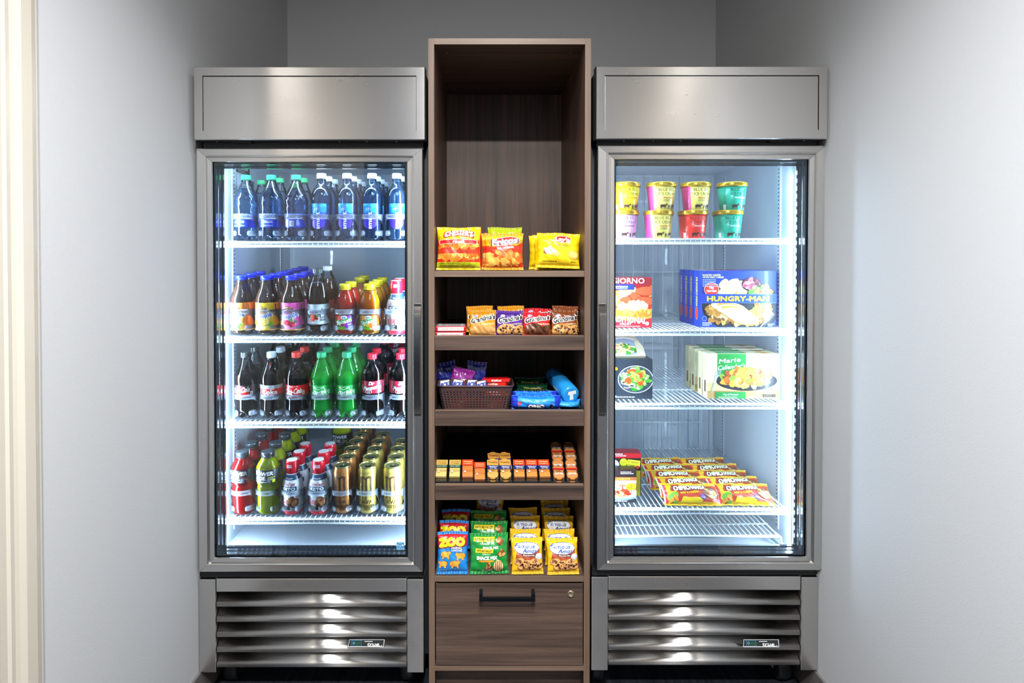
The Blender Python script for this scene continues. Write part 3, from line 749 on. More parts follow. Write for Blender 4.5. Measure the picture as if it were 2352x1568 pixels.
def f_ra(A):
    A.ell(-4, 40, 10, 9, INK('#d4143a')); A.blobs(-4, 40, 8, 7, 16, 2.6, [INK('#ee3556'), INK('#b40d2e'), INK('#f0506c')], 3, 3); A.ell(10, 34, 9, 8.5, INK('#d4143a')); A.blobs(10, 34, 7, 6.5, 16, 2.6, [INK('#ee3556'), INK('#b40d2e'), INK('#f0506c')], 6, 3)
    A.poly([(2, 46), (10, 56), (13, 50), (10, 44)], gl); A.poly([(14, 42), (26, 48), (24, 40), (18, 38)], gd); A.ell(-24, 40, 9, 8, INK('#f7a52c'))
BLUECAP = INK('#1a2fe0', .3)
def mk_snap(art): return bottle('snap', 'iced_tea_bottle', sprof, GLASSB, GLASSB, TEA, 172, (173, 187.5, 20, BLUECAP, 0), (16, 103, 37.5), art, seg=32)
PROD['tea_orange'] = mk_snap(snap(INK('#f9923a'), INK('#ef6a12'), INK('#fbb060'), INK('#fff0d0'), 'PEACH TEA', f_or))
PROD['tea_lemon'] = mk_snap(snap(INK('#f8cf1e'), INK('#e8941a'), INK('#fdea8a'), INK('#e9901c'), 'LEMON TEA', f_le))
PROD['tea_pink'] = mk_snap(snap(INK('#ef56b4'), INK('#c94a96'), INK('#f6a3d4'), INK('#b02090'), 'RASPBERRY TEA', f_ra))
# root beer
rprof = [(0, 16), (2, 27), (9, 32), (22, 34.6), (30, 34.4), (96, 34.6), (120, 35), (140, 33), (160, 27), (178, 19), (190, 14), (195, 13), (208, 12.4)]
COLA = juice('cola', '#1c0e08', .25, .03, '#6a3a20'); RB = juice('root_beer', '#3a2413', .35, .06, '#8a5a30')
A = Art(); sil = INK('#c3cbd2'); A.rect(-120, 30, 120, 100, sil); A.rect(-120, 88, 120, 100, INK('#aab4bc'))
A.text("Barq's", 0, 72, 20, K, 56, bold=.02, shear=.3, rot=14); A.blobs(-6, 53, 14, 9, 12, 6, [INK('#d02a1a'), INK('#ef4a30'), INK('#a81c10')], 4, asp=.95); A.blobs(-2, 60, 18, 4, 5, 4, [gd], 4, asp=.5)
A.text('ROOT', 20, 56, 5.5, K, 17, bold=.03); A.text('BEER', 20, 48, 5.5, K, 17, bold=.03); A.text('20 FL OZ (591 mL)', -14, 36, 2.6, K, 26)
PROD['root_beer'] = bottle('rb', 'soda_bottle', rprof, PET, PET, RB, 165, (194, 209, 15, INK('#2b3a34', .4)), (34, 98), A, fn=petal(.016, .026), seg=40)
AMB = juice('amber_soda', '#5a3413', .45, .12, '#b07030')
A = Art(); A.rect(-120, 30, 120, 100, INK('#8a2a20')); A.text('Cream', 0, 66, 16, W, 50, shear=.3)
PROD['cream_soda'] = bottle('cs', 'soda_bottle', rprof, PET, PET, AMB, 170, (194, 209, 15, INK('#e9e6e6', .4)), (34, 98), A, fn=petal(.016, .026), seg=40)
# juice
vprof = [(0, 25), (2, 30), (8, 33), (14, 33), (18, 31.6), (56, 31.6), (62, 31.6), (66, 33.6), (69, 32.4), (72, 33.6), (82, 34.4), (96, 34.4), (108, 32.5), (118, 29), (130, 23), (139, 18), (146, 16.6)]
def v8(b1, b2, t1, t2):
    A = Art(); A.rect(-120, 0, 120, 70, b1); A.poly([(-2, 18), (10, 16), (34, 16), (40, 62), (-6, 62), (4, 44)], b2); A.poly([(-34, 17), (8, 17), (0, 27), (-34, 27)], INK('#3f9e20')); A.text('VITAMIN C', -14, 22, 3, INK('#f7e23a'), 20)
    A.blobs(-16, 33, 12, 6, 14, 4, [K, INK('#4a2060'), INK('#7a2a4a')] if t1 == 'Berry' else [INK('#e8c21a'), INK('#6aa820'), INK('#f2d53a')], 5)
    A.poly([(-30, 30), (-28, 46), (-6, 48), (8, 52), (28, 56), (22, 44), (6, 38), (-10, 36), (-20, 28)], INK('#1f8a2a')); A.text('Splash', -2, 43, 12, W, 50, bold=.03, rot=14)
    A.ell(-1, 56, 10, 6.5, INK('#e8eef4')); A.text('V8', -1, 55, 8, INK('#4a6a9a'), 13, bold=.03)
    A.text(t1, 19, 34, 4.6, W, 17); A.text(t2, 19, 27, 4.6, W, 15); A.lines(17, 21, 24, 2, 3, 1, W, 6)
    return A
YC = INK('#f2d816', .4)
def mk_v8(liq, art): return bottle('v8', 'juice_bottle', vprof, liq, PET, liq, 141, (142, 160, 18.4, YC, 0), (16, 62, 32.3), art, seg=32)
JR, JO = juice('red_juice', '#f02c10', .3), juice('orange_juice', '#ff9210', .3)
PROD['juice_red'] = mk_v8(JR, v8(INK('#e2402a'), INK('#7a22a6'), 'Berry', 'Blend'))
PROD['juice_orange'] = mk_v8(JO, v8(INK('#f4a02a'), INK('#f0641a'), 'Tropical', 'Blend'))
# shakes
hprof = [(0, 26), (2, 30), (10, 31.5), (14, 32), (30, 32.4), (60, 32.4), (80, 32.2), (96, 30.5), (112, 26), (124, 21), (132, 18.6), (146, 17.4)]
def shake(food):
    A = Art(); navy = INK('#27405e'); A.rect(-120, 0, 120, 14, INK('#d01c30')); A.rect(-120, 112, 120, 128, navy); A.text('KETO made EASY', 0, 117, 3.8, W, 29, bold=.02)
    A.text('SlimFast', 0, 101, 11.5, INK('#9a1430'), 46, bold=.015, shear=.15); A.rect(-27, 79, 27, 93, navy); A.text('KETO', 0, 86, 8.8, W, 44, bold=.045)
    A.text('MEAL SHAKE', -2, 70, 3.2, navy, 34); A.lines(0, 76, 40, 1, 3, 1, navy, 3); A.text('KETOSIS', 8, 57, 4, INK('#d0507a'), 20); A.lines(-18, 56, 16, 3, 4, 1.2, navy, 5)
    for y, h in ((43, 6), (35, 5.5)): A.rect(-30, y, 0, y+h, INK('#b01c2c')); A.text('20% FEWER', -16, y+2.6, 2.4, W, 20)
    A.blobs(14, 42, 14, 14, 40, 6, food, 5); A.rect(-26, 18, 4, 32, K); A.lines(-11, 28, 24, 3, 4, 1.4, W, 9); A.lines(20, 20, 18, 2, 3, 1, navy, 4); return A
CA = Art(); CA.text('ZERO', 0, 158, 4.2, W, 17, bold=.03); CA.text('SUGAR', 0, 152.6, 4.2, W, 17, bold=.05)
REDCAP = INK('#d0142a', .28)
def mk_sh(food): return bottle('sh', 'shake_bottle', hprof, W, ink('#eceef0', .25), None, 0, (144, 171, 20, REDCAP, 0), (1, 131), shake(food), seg=32, solid=True, capart=CA)
def capshape(o):
    for ch in COL.objects:
        if ch.parent == o and ch.name.startswith('cap'):
            me = ch.data
            m = MB(); m.lathe(mm([(128, 18.8), (132, 19.4), (138, 18.9), (143, 20.4), (147, 21.4), (165, 19.6), (169, 18.8), (170.4, 17.4)]), REDCAP, 32); CA.emit(m, wrap(.0205, Rf=lambda v: .0216-(v-.147)*.09), 4)
            m.lathe(mm([(170.45, 16.8), (170.7, 16.6)]), W, 28); me.materials.clear()
            for q in m.mats: me.materials.append(q)
            m.bm.to_mesh(me)
PROD['shake_choc'] = mk_sh([INK('#6b3a1e'), INK('#8a5230'), INK('#4a2412'), INK('#a06a40')]); capshape(PROD['shake_choc'])
PROD['shake_van'] = mk_sh([INK('#cfc4b4'), INK('#a89c8c'), INK('#e4dccb'), INK('#8c8072')]); capshape(PROD['shake_van'])
# colas
cprof = [(0, 14), (2, 26), (8, 31.5), (18, 34), (30, 34.6), (44, 33.6), (58, 33.6), (66, 34.6), (82, 35.8), (112, 36), (124, 36.6), (136, 35), (150, 30.5), (163, 25), (178, 18.5), (190, 14), (196, 13), (210, 12.4)]
def cfn(z, r, a):
    z, r = petal(.018, .03)(z, r, a)
    if .135 < z < .19: r += .0006*math.cos(a*14)
    if .03 < z < .07: r += .0005*math.cos(a*20)*math.cos(z*1200)
    return z, r
def mk_coke(art, cap, bg=None, lab=(72, 112)): return bottle('ck', 'soda_bottle', cprof, PET, PET, COLA, 146, (195, 212, 15, cap), lab if not bg else lab+(36.4, bg), art, fn=cfn, seg=42, rl=1)
RED = INK('#e01410')
A = Art(); A.rect(-120, 60, 120, 125, K); A.ell(-4, 96, 22, 15, RED); A.rect(-34, 74, 26, 90, RED); A.text('Coca-Cola', -2, 97, 17, W, 62, bold=.03, shear=.35, rot=6); A.rect(-30, 76, -2, 80, W); A.text('ZERO SUGAR', -16, 78, 2.6, RED, 24); A.text('20 FL OZ', 16, 77, 3, W, 16); A.rrect(29, 80, 37, 92, 2, W); A.text('0', 33, 86, 6, K, 4)
PROD['cola_zero'] = mk_coke(A, INK('#17181a', .4))
A = Art(); A.rect(-120, 60, 120, 125, INK('#b8bec6')); A.rect(-33, 80, 48, 101, RED); A.text('Coke', 2, 91, 14.5, W, 48, bold=.05); A.text('Diet', 12, 101, 5, W, 14, shear=.3); A.lines(0, 105, 44, 1, 3, 1.6, INK('#6a7078'), 3); A.text('20 FL OZ (1.25 PT) 591 mL', 0, 75, 2.8, INK('#4a5058'), 34); A.rect(48, 60, 70, 125, INK('#8a3a3a'))
PROD['cola_diet'] = mk_coke(A, INK('#cdd5d9', .4))
A = Art(); A.rect(-120, 60, 120, 125, RED); A.text('ORIGINAL TASTE', -2, 108, 3, W, 32); A.text('Coca-Cola', -2, 93, 17, W, 60, bold=.03, shear=.35, rot=6); A.line([(-26, 83), (-14, 81), (-6, 83), (4, 80)], 1.6, W); A.text('20 FL OZ (591 mL)', 4, 77, 2.8, INK('#7a0a08'), 28); A.rrect(28, 80, 36, 94, 2, INK('#c9e0a0')); A.text('240', 32, 87, 4, INK('#3a7a20'), 5)
PROD['cola_red'] = mk_coke(A, INK('#e0231a', .4))
# lemon lime
SPR = juice('lime_soda', '#20f828', .3, .1, '#50ff60')
A = Art(); g1 = INK('#12a83c'); A.rect(-120, 60, 120, 125, g1); A.rect(24, 60, 120, 125, INK('#0f8a34'))
A.line([(-26, 84), (-18, 92), (-20, 106), (-4, 98), (14, 106), (16, 98), (30, 94), (20, 88), (24, 80), (4, 84), (-14, 74), (-16, 84), (-26, 84)], 1.5, W)
A.text('Sprite', 2, 91, 12, W, 38, bold=.04, shear=.25, rot=8); A.text('LEMON-LIME', 4, 107, 2.8, W, 24, rot=4); A.ell(-14, 106, 2.2, 1.4, INK('#f2e23a')); A.lines(4, 70, 26, 2, 3, 1.2, W, 3); A.rrect(27, 84, 33, 98, 2, INK('#9adf9a'))
PROD['lime'] = bottle('lm', 'soda_bottle', cprof, GREENPET, GREENPET, SPR, 142, (195, 212, 15, INK('#0fae6e', .4)), (66, 112), A, fn=cfn, seg=42)
# dark spiced soda
pprof = [(0, 14), (2, 26), (8, 31), (20, 33), (40, 33.2), (62, 33.6), (76, 36), (86, 36.4), (126, 36.4), (140, 36.2), (154, 33), (166, 27), (178, 18.5), (186, 13.6), (190, 12.8), (206, 12.4)]
def drp(): 
    A = Art(); mar = INK('#a5122e'); A.rect(-120, 60, 120, 150, mar)
    A.text('Dr', 4, 119, 11, W, 16, bold=.06, shear=.3); A.text('Pepper', 0, 105, 13, W, 46, bold=.05, shear=.3, rot=8); A.ell(-6, 92, 11, 6, W); A.ell(-6, 92, 9.4, 4.8, mar); A.text('23', -6, 92, 6, W, 8, bold=.04)
    A.arc(-4, 106, 26, 15, 150, 215, 1.6, W); A.rrect(27, 99, 35, 110, 2, W); A.lines(32, 92, 12, 2, 3.6, 1.8, W, 4); A.rect(42, 60, 70, 150, INK('#7a0d24')); A.lines(48, 120, 8, 9, 4, 1, W, 5); return A
PROD['spice'] = bottle('dp', 'soda_bottle', pprof, PET, PET, COLA, 150, (190, 207, 15, INK('#dd1530', .35)), (86, 126), drp(), fn=petal(.016, .03), seg=42)
s = 1.32
PROD['spice_big'] = bottle('dpb', 'large_soda_bottle', [(z*1.1, r*1.08) for z, r in pprof], PET, PET, COLA, 204, (209, 226, 15, INK('#b01028', .35)), (96, 150), (lambda A: (setattr(A, 'it', [([(x*1.1, y*1.3-14) for x, y in v], f, m, l) for v, f, m, l in A.it]), A)[1])(drp()), fn=petal(.016, .03), seg=36)
# sports drinks
oprof = [(0, 27), (2, 32), (8, 35.5), (16, 36.5), (30, 36.2), (60, 36), (84, 36), (92, 34.4), (100, 36.4), (108, 37), (148, 37), (152, 36), (162, 31), (172, 24), (179, 19.5), (184, 18.6)]
def pwr(acc):
    A = Art(); dk = INK('#20242a'); A.rect(-120, 90, 120, 160, dk); A.text('POWER', -2, 138, 12.5, W, 60, bold=.035, shear=.12); A.text('ADE.', -12, 123.5, 11.5, W, 38, bold=.035, shear=.12)
    A.rect(10, 124, 34, 126, acc); A.lines(22, 120, 24, 2, 3, 1.2, W, 4); A.lines(-6, 110, 50, 1, 3, 2, W, 3); A.rect(8, 108, 19, 117, INK('#6a7078')); A.rrect(24, 108, 34, 118, 2, acc); A.rect(40, 92, 64, 158, INK('#3a3d36')); A.lines(50, 150, 18, 12, 4, 1.2, INK('#b8b890'), 5); return A
def mk_pw(liq, acc): return bottle('pw', 'sports_drink_bottle', oprof, liq, PET, liq, 181, (181, 199, 20.5, mat('cap_charcoal', '#33373c', .3, coat=.3), 0, .0015), (107, 149, 37.6), pwr(acc), seg=32)
PR, PY_ = juice('red_sports_drink', '#fa1414', .3), juice('yellow_sports_drink', '#ecf806', .3)
PROD['sport_red'] = mk_pw(PR, INK('#e82a20')); PROD['sport_yellow'] = mk_pw(PY_, INK('#d8e010'))
# cans
def can(basec, dark, word):
    t = empty('energy_drink_can'); cm = mat('can_'+word, basec, .26, .55, coat=.3)
    b = MB(); b.lathe(mm([(0, 22), (1.5, 24), (6, 28.5), (11, 30), (134, 30), (141, 28.6), (148, 26), (150.5, 25.6)]), cm, 36)
    A = Art(); d = INK(dark)
    for x, dy in ((-16, -4), (-2, -12), (13, 2)):
        A.poly([(x-3, 122), (x+3.5, 121), (x+3, 100), (x+4.2, 88), (x+2, 74), (x+1.2, 52+dy), (x-.6, 58+dy), (x-1.6, 78), (x-3.4, 92), (x-1.8, 106)], d)
    A.poly([(-22, 124), (-12, 127), (-4, 121), (4, 127), (14, 127), (19, 118), (16, 115), (12, 121), (3, 120), (-2, 115), (-12, 121), (-19, 117)], d)
    A.text('MEAN BEAN' if word == 'gold' else 'LOCA MOCA', -1, 137, 4.2, INK('#6a5426'), 30, bold=.01); A.text('JAVA', -1, 43, 13, d, 39, bold=.01); A.text('MONSTER', -1, 28, 11, d, 52, bold=.015); A.text('+ COFFEE + ENERGY', -1, 17, 3, d, 34)
    for k in range(26): x = 34+RND.random()*26; y = 18+RND.random()*108; A.arc(x, y, 3.2, 4.4, RND.random()*360, RND.random()*360+260, 1.0, INK('#8a6224' if word == 'gold' else '#6a3a1c'), 7)
    A.emit(b, wrap(.0302), 4, 10); b.build('body', t)
    gm = mat('can_top_'+word, '#bfb87a', .22, .9)
    b = MB(); b.lathe(mm([(149.5, 25.7), (151.5, 26.8), (153.4, 26.9), (154, 26.2), (153, 25.4), (150.2, 24.6), (149.9, 23.2), (150.6, 22)]), gm, 36, cap0=False); b.build('lid', t)
    b = MB(); dd = mat('can_tab_dark', '#2a2618', .4, .6); b.lathe([(0, .0075), (.001, .0072)], dd, 16, (0, 0, .1507), mtx=Matrix.Translation((.003, -.006, 0))@Matrix.Scale(1.4, 4, (1, 0, 0)))
    b.lathe([(.1517, .0062), (.1525, .0058)], gm, 12, (.0, .004, 0)); b.build('pull_tab', t); return t
PROD['can_brown'] = can('#b8763a', '#3a2012', 'brown'); PROD['can_gold'] = can('#d3b85a', '#4a2c18', 'gold')
refresh()
for k, o in PROD.items(): o.location = (0, 0, -5)

# clear lane with a cut-out front stop
def lane_mb(R=.0385, back=.44, h=.086):
    m = MB(); n = 56; tk = .0013; a0 = math.radians(88)
    def spans(a):
        d = abs(math.degrees(a)); top = h
        if d > 80: return [(.001, top)]
        hi = .070 - max(0, (d-38)/42)**2.2*.034 - (.0 if d < 30 else 0); lo1 = .034 + max(0, (d-56)/24)**2*.004
        out = [(min(hi, top), top)]
        if d > 24:
            e = min(1, (d-24)/10); c = .0255; hh = .0085*math.sqrt(max(0, 1-(1-e)**2))
            l1 = c+hh if d < 62 else lo1; l0 = c-hh
            if d > 62: l0 = c-hh - (max(0, (d-66)/14))**2*.015
            out.append((max(l0, .001), l1))
        return out
    b = bmesh.new(); cols = [-a0+2*a0*i/n for i in range(n+1)]
    Pt = lambda a, z, r: b.verts.new((r*math.sin(a), -r*math.cos(a), z))
    for i in range(n):
        A0, A1 = cols[i], cols[i+1]; S0, S1 = spans(A0), spans(A1)
        if len(S0) != len(S1): S0 = S1 = (S0 if len(S0) < len(S1) else S1)
        for (p, q), (p2, q2) in zip(S0, S1):
            if abs(q-p) < 1e-5 and abs(q2-p2) < 1e-5: continue
            for r in (R, R+tk):
                f = b.faces.new((Pt(A0, p, r), Pt(A1, p2, r), Pt(A1, q2, r), Pt(A0, q, r))); f.smooth = True
            b.faces.new((Pt(A0, q, R), Pt(A1, q2, R), Pt(A1, q2, R+tk), Pt(A0, q, R+tk))); b.faces.new((Pt(A0, p, R), Pt(A0, p, R+tk), Pt(A1, p2, R+tk), Pt(A1, p2, R)))
    bmesh.ops.remove_doubles(b, verts=b.verts[:], dist=1e-6)
    m.merge(b, LANE)
    for s in (-1, 1):
        x = s*(R+tk/2)
        m.grid(lambda u, v: Vector((x, .0+u*back, (h-.002)*v if u < .02 else (h*(1-min(1, u*4)**.8*.72))*v+.0005)), [0, .02, .06, .1, .15, .2, .25, 1], [0, 1], LANE)
    return m
def lane_floor():
    m = MB(); R = .0385; m.box(-R, R, -.02, .46, 0, .0016, LANE)
    for k in range(8): x = -R+.005+k*(2*R-.01)/7; m.rod((x, -.02, .0022), (x, .46, .0022), .0011, LANE, 5)
    return m
LANE0 = empty('bottle_lane', (0, 0, -5)); lane_mb().build('front_stop', LANE0); lane_floor().build('base', LANE0)
refresh()
ORD = ['frontmost', 'second back', 'third back', 'fourth back', 'fifth back', 'sixth back', 'seventh back', 'eighth back']
used = set()
def put(src, loc, rot=(0, 0, 0), label=None, cat=None, group=None):
    if src.name not in used and False: pass
    o = src if src.name not in used else copy_tree(src)
    used.add(src.name); used.add(o.name)
    o.location = loc; o.rotation_mode = 'XYZ'; o.rotation_euler = rot
    return tag(o, label, cat, group)
LANEPOS = ['far left', 'second', 'third', 'middle', 'fifth', 'sixth', 'far right']
SHN = ['top', 'second', 'third', 'lowest']
DESC = {'dasani': ('green-capped water bottle with blue label', 'bottle'), 'dasani_back': ('green-capped water bottle showing its barcode', 'bottle'),
 'smart': ('slim white-capped water bottle', 'bottle'), 'tea_orange': ('orange-labelled iced tea bottle, blue cap', 'bottle'), 'tea_lemon': ('yellow-labelled iced tea bottle, blue cap', 'bottle'),
 'tea_pink': ('pink-labelled raspberry tea bottle, blue cap', 'bottle'), 'root_beer': ('dark root beer bottle with silver label', 'bottle'), 'cream_soda': ('amber soda bottle with white cap', 'bottle'),
 'juice_red': ('red juice bottle with yellow cap', 'bottle'), 'juice_orange': ('orange juice bottle with yellow cap', 'bottle'), 'shake_choc': ('red-capped shake bottle with brown chocolate picture', 'bottle'),
 'shake_van': ('red-capped shake bottle with pale vanilla picture', 'bottle'), 'cola_zero': ('cola bottle with black cap and label', 'bottle'), 'cola_diet': ('diet cola bottle with silver cap and label', 'bottle'),
 'cola_red': ('cola bottle with red cap and red label', 'bottle'), 'lime': ('green lemon-lime soda bottle', 'bottle'), 'spice': ('dark soda bottle with maroon label', 'bottle'),
 'spice_big': ('large dark soda bottle with maroon label', 'bottle'), 'sport_red': ('red sports drink bottle with charcoal cap', 'bottle'), 'sport_yellow': ('yellow sports drink bottle with charcoal cap', 'bottle'),
 'can_brown': ('tall brown coffee energy drink can', 'can'), 'can_gold': ('tall gold coffee energy drink can', 'can')}
# (photo x of the front item, [(product, row number, turn), ...]) for the seven lanes of each shelf
PIT = .076
LANES = [
 [(566, 'dasani', [0, 1.75], -.30), (624, 'dasani', [0, 1, 3], -.1), (681, 'dasani_back', [0, 1], 0), (739, 'smart', [0, 1, 2], -.05), (798, 'smart', [0, 1, 2, 3], 0), (855, 'smart', [0, 1, 2, 3], 0), (912, 'smart', [0, 1], .15)],
 [(560, 'tea_orange', [0, 1, 2], -.25), (617, 'tea_lemon', [0, 1, 2, 3, 4, 5], -.1), (674, 'tea_pink', [0, 1, 2, 3], -.05), (732, 'root_beer', [0], .1), (794, 'juice_red', [0, 1], .1), (850, 'juice_orange', [0, 1, 2, 3], .05), (911, 'shake_van', [0, 1], .1)],
 [(570, 'cola_zero', [0, 1, 4, 5], -.15), (628, 'cola_diet', [0, 1, 4, 5], 0), (685, 'cola_red', [0, 1, 4], -.05), (742, 'lime', [0, 1, 2, 3], 0), (799, 'lime', [0, 1, 2], 0), (857, 'spice', [0, 1, 3], .0), (921, 'spice', [0, 1], .1)],
 [(562, 'sport_red', [0, 1, 2, 3, 4], -.05), (619, 'sport_yellow', [0, 1, 2, 3, 4], 0), (675, 'shake_choc', [0, 1, 2], -.15), (734, 'shake_choc', [0, 1, 2], .05), (789, 'can_brown', [0, 1, 2, 3, 4, 5, 6], -.05), (845, 'can_gold', [0, 1, 2, 3, 4], .1), (903, 'can_gold', [0, 1, 2, 3], -.05)]]
EXTRA = {(1, 3): [('cream_soda', 1.5)], (1, 4): [('juice_orange', 3), ('juice_orange', 4)], (2, 5): [('spice_big', 6.2)], (3, 3): [('sport_yellow', 4.6)]}
TILT = [0, 3.2, 3.6, 3.6]
for si, lanes in enumerate(LANES):
    z = SZ[(True, si)]; th = math.radians(TILT[si]); py = [552, 770, 966, 1188][si]
    for li, (px, key, rows, phi) in enumerate(lanes):
        x = XX(px, 1.915, py); Rm = Matrix.Rotation(th, 4, 'X'); piv = Vector((x, 1.885, z+.0005))
        def at(dy, dz): return piv + (Rm @ Vector((0, dy, dz)))
        put(LANE0, at(.030, 0), (th, 0, 0), 'frosted clear bottle track, %s of seven lanes on the %s shelf' % (LANEPOS[li], SHN[si]), 'bottle track', 'bottle tracks in the refrigerator')
        items = [(key, r) for r in rows] + EXTRA.get((si, li), [])
        if key in ('can_gold',): items = [(key if n < (3 if li == 5 else 3) else 'can_brown', r) for n, (key, r) in enumerate(items)]
        items.sort(key=lambda q: q[1])
        for n, (k, r) in enumerate(items):
            pit = .0685 if si == 3 and li >= 2 else PIT
            d, c = DESC[k]
            put(PROD[k], at(.030+r*pit, .0036), (th, 0, phi + (RND.random()-.5)*(.5 if r > 0 else 0)),
                '%s, %s, %s lane, %s shelf' % (d, ORD[n], LANEPOS[li], SHN[si]), c,
                'drinks in the %s lane of the %s shelf' % (LANEPOS[li], SHN[si]))
unused = [k for k, o in PROD.items() if o.name not in used]
def kill(o):
    for ch in list(_par.get(o.name, [])): kill(ch)
    bpy.data.objects.remove(o)
refresh()
for k in unused: kill(PROD[k])
# ================================================================ FROZEN FOOD
def carton(name, wd, hg, dp, front, side=None, base='#ffffff', topc=None, top=None, lean=0):
    """box centred on x, front at y=0, standing on z=0; artwork in mm from the lower left corner of the face"""
    m = MB(); bm0 = mat('carton_'+base.lstrip('#'), base, .4, coat=.2); m.box(-wd/2, wd/2, 0, dp, 0, hg, bm0, .0012)
    front.emit(m, lambda u, v, l: Vector((-wd/2+u, -.0001-l, v)), eps=.00007, clip=(.8, wd*1000-.8, .8, hg*1000-.8))
    if side: side.emit(m, lambda u, v, l: Vector((-wd/2-.0001-l, dp-u, v)), eps=.00007, clip=(.6, dp*1000-.6, .6, hg*1000-.6))
    if top: top.emit(m, lambda u, v, l: Vector((-wd/2+u, v, hg+.0001+l)), eps=.00007, clip=(.6, wd*1000-.6, .6, dp*1000-.6))
    m.box(-wd/2+.004, wd/2-.004, -.0004, .0002, hg-.0006, hg+.0004, bm0)
    return m.build(name)
FOOD = {n: [INK(c) for c in cs] for n, cs in dict(
    potato=['#f6e2a6', '#fff2cc', '#f0cf7e', '#fdf7e4', '#e8b54e'], cran=['#7a1f35', '#a83a55', '#c76a86', '#4a1020', '#e0a0b4'],
    veg=['#e8601c', '#5aa52a', '#f2a830', '#8cc63c', '#e04a20', '#f4d060'], stuffing=['#b87a2c', '#e0a850', '#7a4a1c', '#d09040', '#f0d090'], turkey=['#fbe9cc', '#f4d0a0', '#fff8ea', '#e89a3c'],
    stew=['#f08a1c', '#f7a53a', '#a8501c', '#e8c070', '#7a3212', '#f2b850', '#d86a14', '#86a832'], pizza=['#d8431c', '#f2b040', '#f7dc9a', '#c22a14', '#fff0c8'],
    orangec=['#d8641c', '#f08a34', '#b84a14', '#f6a850'], pasta=['#f6e0b0', '#fff2d4', '#e8c88a'], green=['#4a9a2a', '#2f7a1c', '#7ab83c'], lasagna=['#d8401c', '#f08a4a', '#f7d8a8', '#b82a10', '#e8682c'],
    choc=['#5a3018', '#3a1c10', '#7a4424', '#8a5a3a'], cookie=['#d9a05c', '#c88a44', '#e8bb7c'], chips=['#f08a2a', '#f7a83c', '#d8641c', '#fbc25a'], meat=['#8a4a24', '#b8763a', '#d9a860', '#6a3418']).items()}
def strands(A, cx, cy_, rx, ry, n, r, wd, cols, seed):
    q = random.Random(seed); base = A.L+1
    for i in range(n):
        a = q.random()*2*PI; k = math.sqrt(q.random()); A.arc(cx+rx*k*math.cos(a), cy_+ry*k*math.sin(a), r*(.6+.7*q.random()), r*.6*(.6+.7*q.random()), q.random()*360, 200+q.random()*360, wd, q.choice(cols), 9, base+3*i/n)
    A.L = base+4
def fork(A, x, y, s, rot, m=None):
    m = m or INK('#b9bdc4'); c, d = math.cos(rot), math.sin(rot); T_ = lambda X, Y: (x+(X*c-Y*d)*s, y+(X*d+Y*c)*s)
    A.poly([T_(-1.5, -40), T_(1.5, -40), T_(1.2, 0), T_(5, 8), T_(-5, 8), T_(-1.2, 0)], m)
    for k in range(4): X = -4.4+k*2.9; A.poly([T_(X-.7, 7), T_(X+.7, 7), T_(X+.5, 26), T_(X-.5, 26)], m)
# ice cream pints
def cow(A, x, y, s, m, L=None):
    pts = [(0, 9), (1.2, 13), (3, 14), (14, 14), (19, 13.2), (21.5, 16), (21, 17.5), (22.5, 17), (24.5, 17.6), (24, 15.6), (26.5, 12.6), (25.6, 11), (22.5, 12), (20.4, 9), (18.4, 6.6), (19.6, 3), (20.4, 0), (19, 0), (17.4, 3.6), (16.4, 6.4), (14.4, 0), (13.2, 0), (14.4, 6), (9, 5.4), (6.2, 6), (6.8, 3.4), (5, 0), (3.8, 0), (4.6, 3.6), (3.4, 5.4), (1.6, 0), (.4, 0), (1.6, 6.4), (.8, 8.2), (-.4, 3.4), (-.9, 3.6)]
    A.poly([(x+a*s, y+b*s) for a, b in pts], m, L)
def pint(bg, flav, txt, fc='#ffffff', side=None):
    t = empty('ice_cream_pint'); b = MB(); pm = mat('pint_'+bg.lstrip('#'), bg, .32, coat=.3)
    b.lathe(mm([(0, 36), (1, 37), (78, 45.5)]), pm, 40); R = lambda v: .0372+(v)*.108
    A = Art(); d = INK(txt)
    if side: A.rect(-75, 1, -30, 77, INK(side)); A.text('BLUE', -44, 62, 6, INK('#a01a4a'), 18); 
    A.text('BLUE BELL', 8, 65, 9.5, d, 56, bold=.0); A.text('ICE CREAM', 8, 52, 9.5, d, 56, bold=.0); A.text(flav, 12, 40, 4.6, INK(fc), 38, bold=.03)
    if side: A.lines(12, 34, 36, 3, 3, 1, d, 4)
    dk = INK('#3a1a14'); cow(A, -16, 4, .98, dk); cow(A, 24, 4, .98, dk); A.poly([(12, 4), (14, 10), (11, 12), (14, 14), (15, 18), (17, 18), (18, 14), (21, 11), (18, 10), (20, 4), (17, 4), (16.4, 9), (15, 4)], dk)
    if not side: A.rect(-46, 2, -36, 18, W); A.lines(-38, 68, 8, 10, 5, 1, d, 3)
    A.emit(b, wrap(.042, Rf=R), 4, 12, clip=(-100, 100, 1, 77)); b.build('cup', t)
    gm = mat('gold_foil', '#e8b428', .2, .75); c = MB(); c.lathe(mm([(76, 47), (76.3, 48.4), (77.5, 48.6), (88, 47.4), (89.4, 46.6), (89.6, 45), (88.2, 44.4), (88, 20)]), gm, 48, cap0=False); c.build('lid', t)
    return t
PN = dict(banana=pint('#f5d914', 'Banana Nut', '#3a2a10', '#c2421a'), neo=pint('#f3dd6a', 'Ultimate Neapolitan', '#2c2412', '#c2321a', '#e8388a'), mint=pint('#12b08e', 'Mint Chocolate Chip', '#0c3d33'),
          straw=pint('#e3a9dc', 'Strawberries & Homemade', '#4a2a8a', '#5a1a4a'), cherry=pint('#e3281e', 'Cherry Vanilla', '#6a0f0c'))
refresh()
for o in PN.values(): o.location = (0, 0, -5)
z1 = SZ[(False, 0)]+.0003
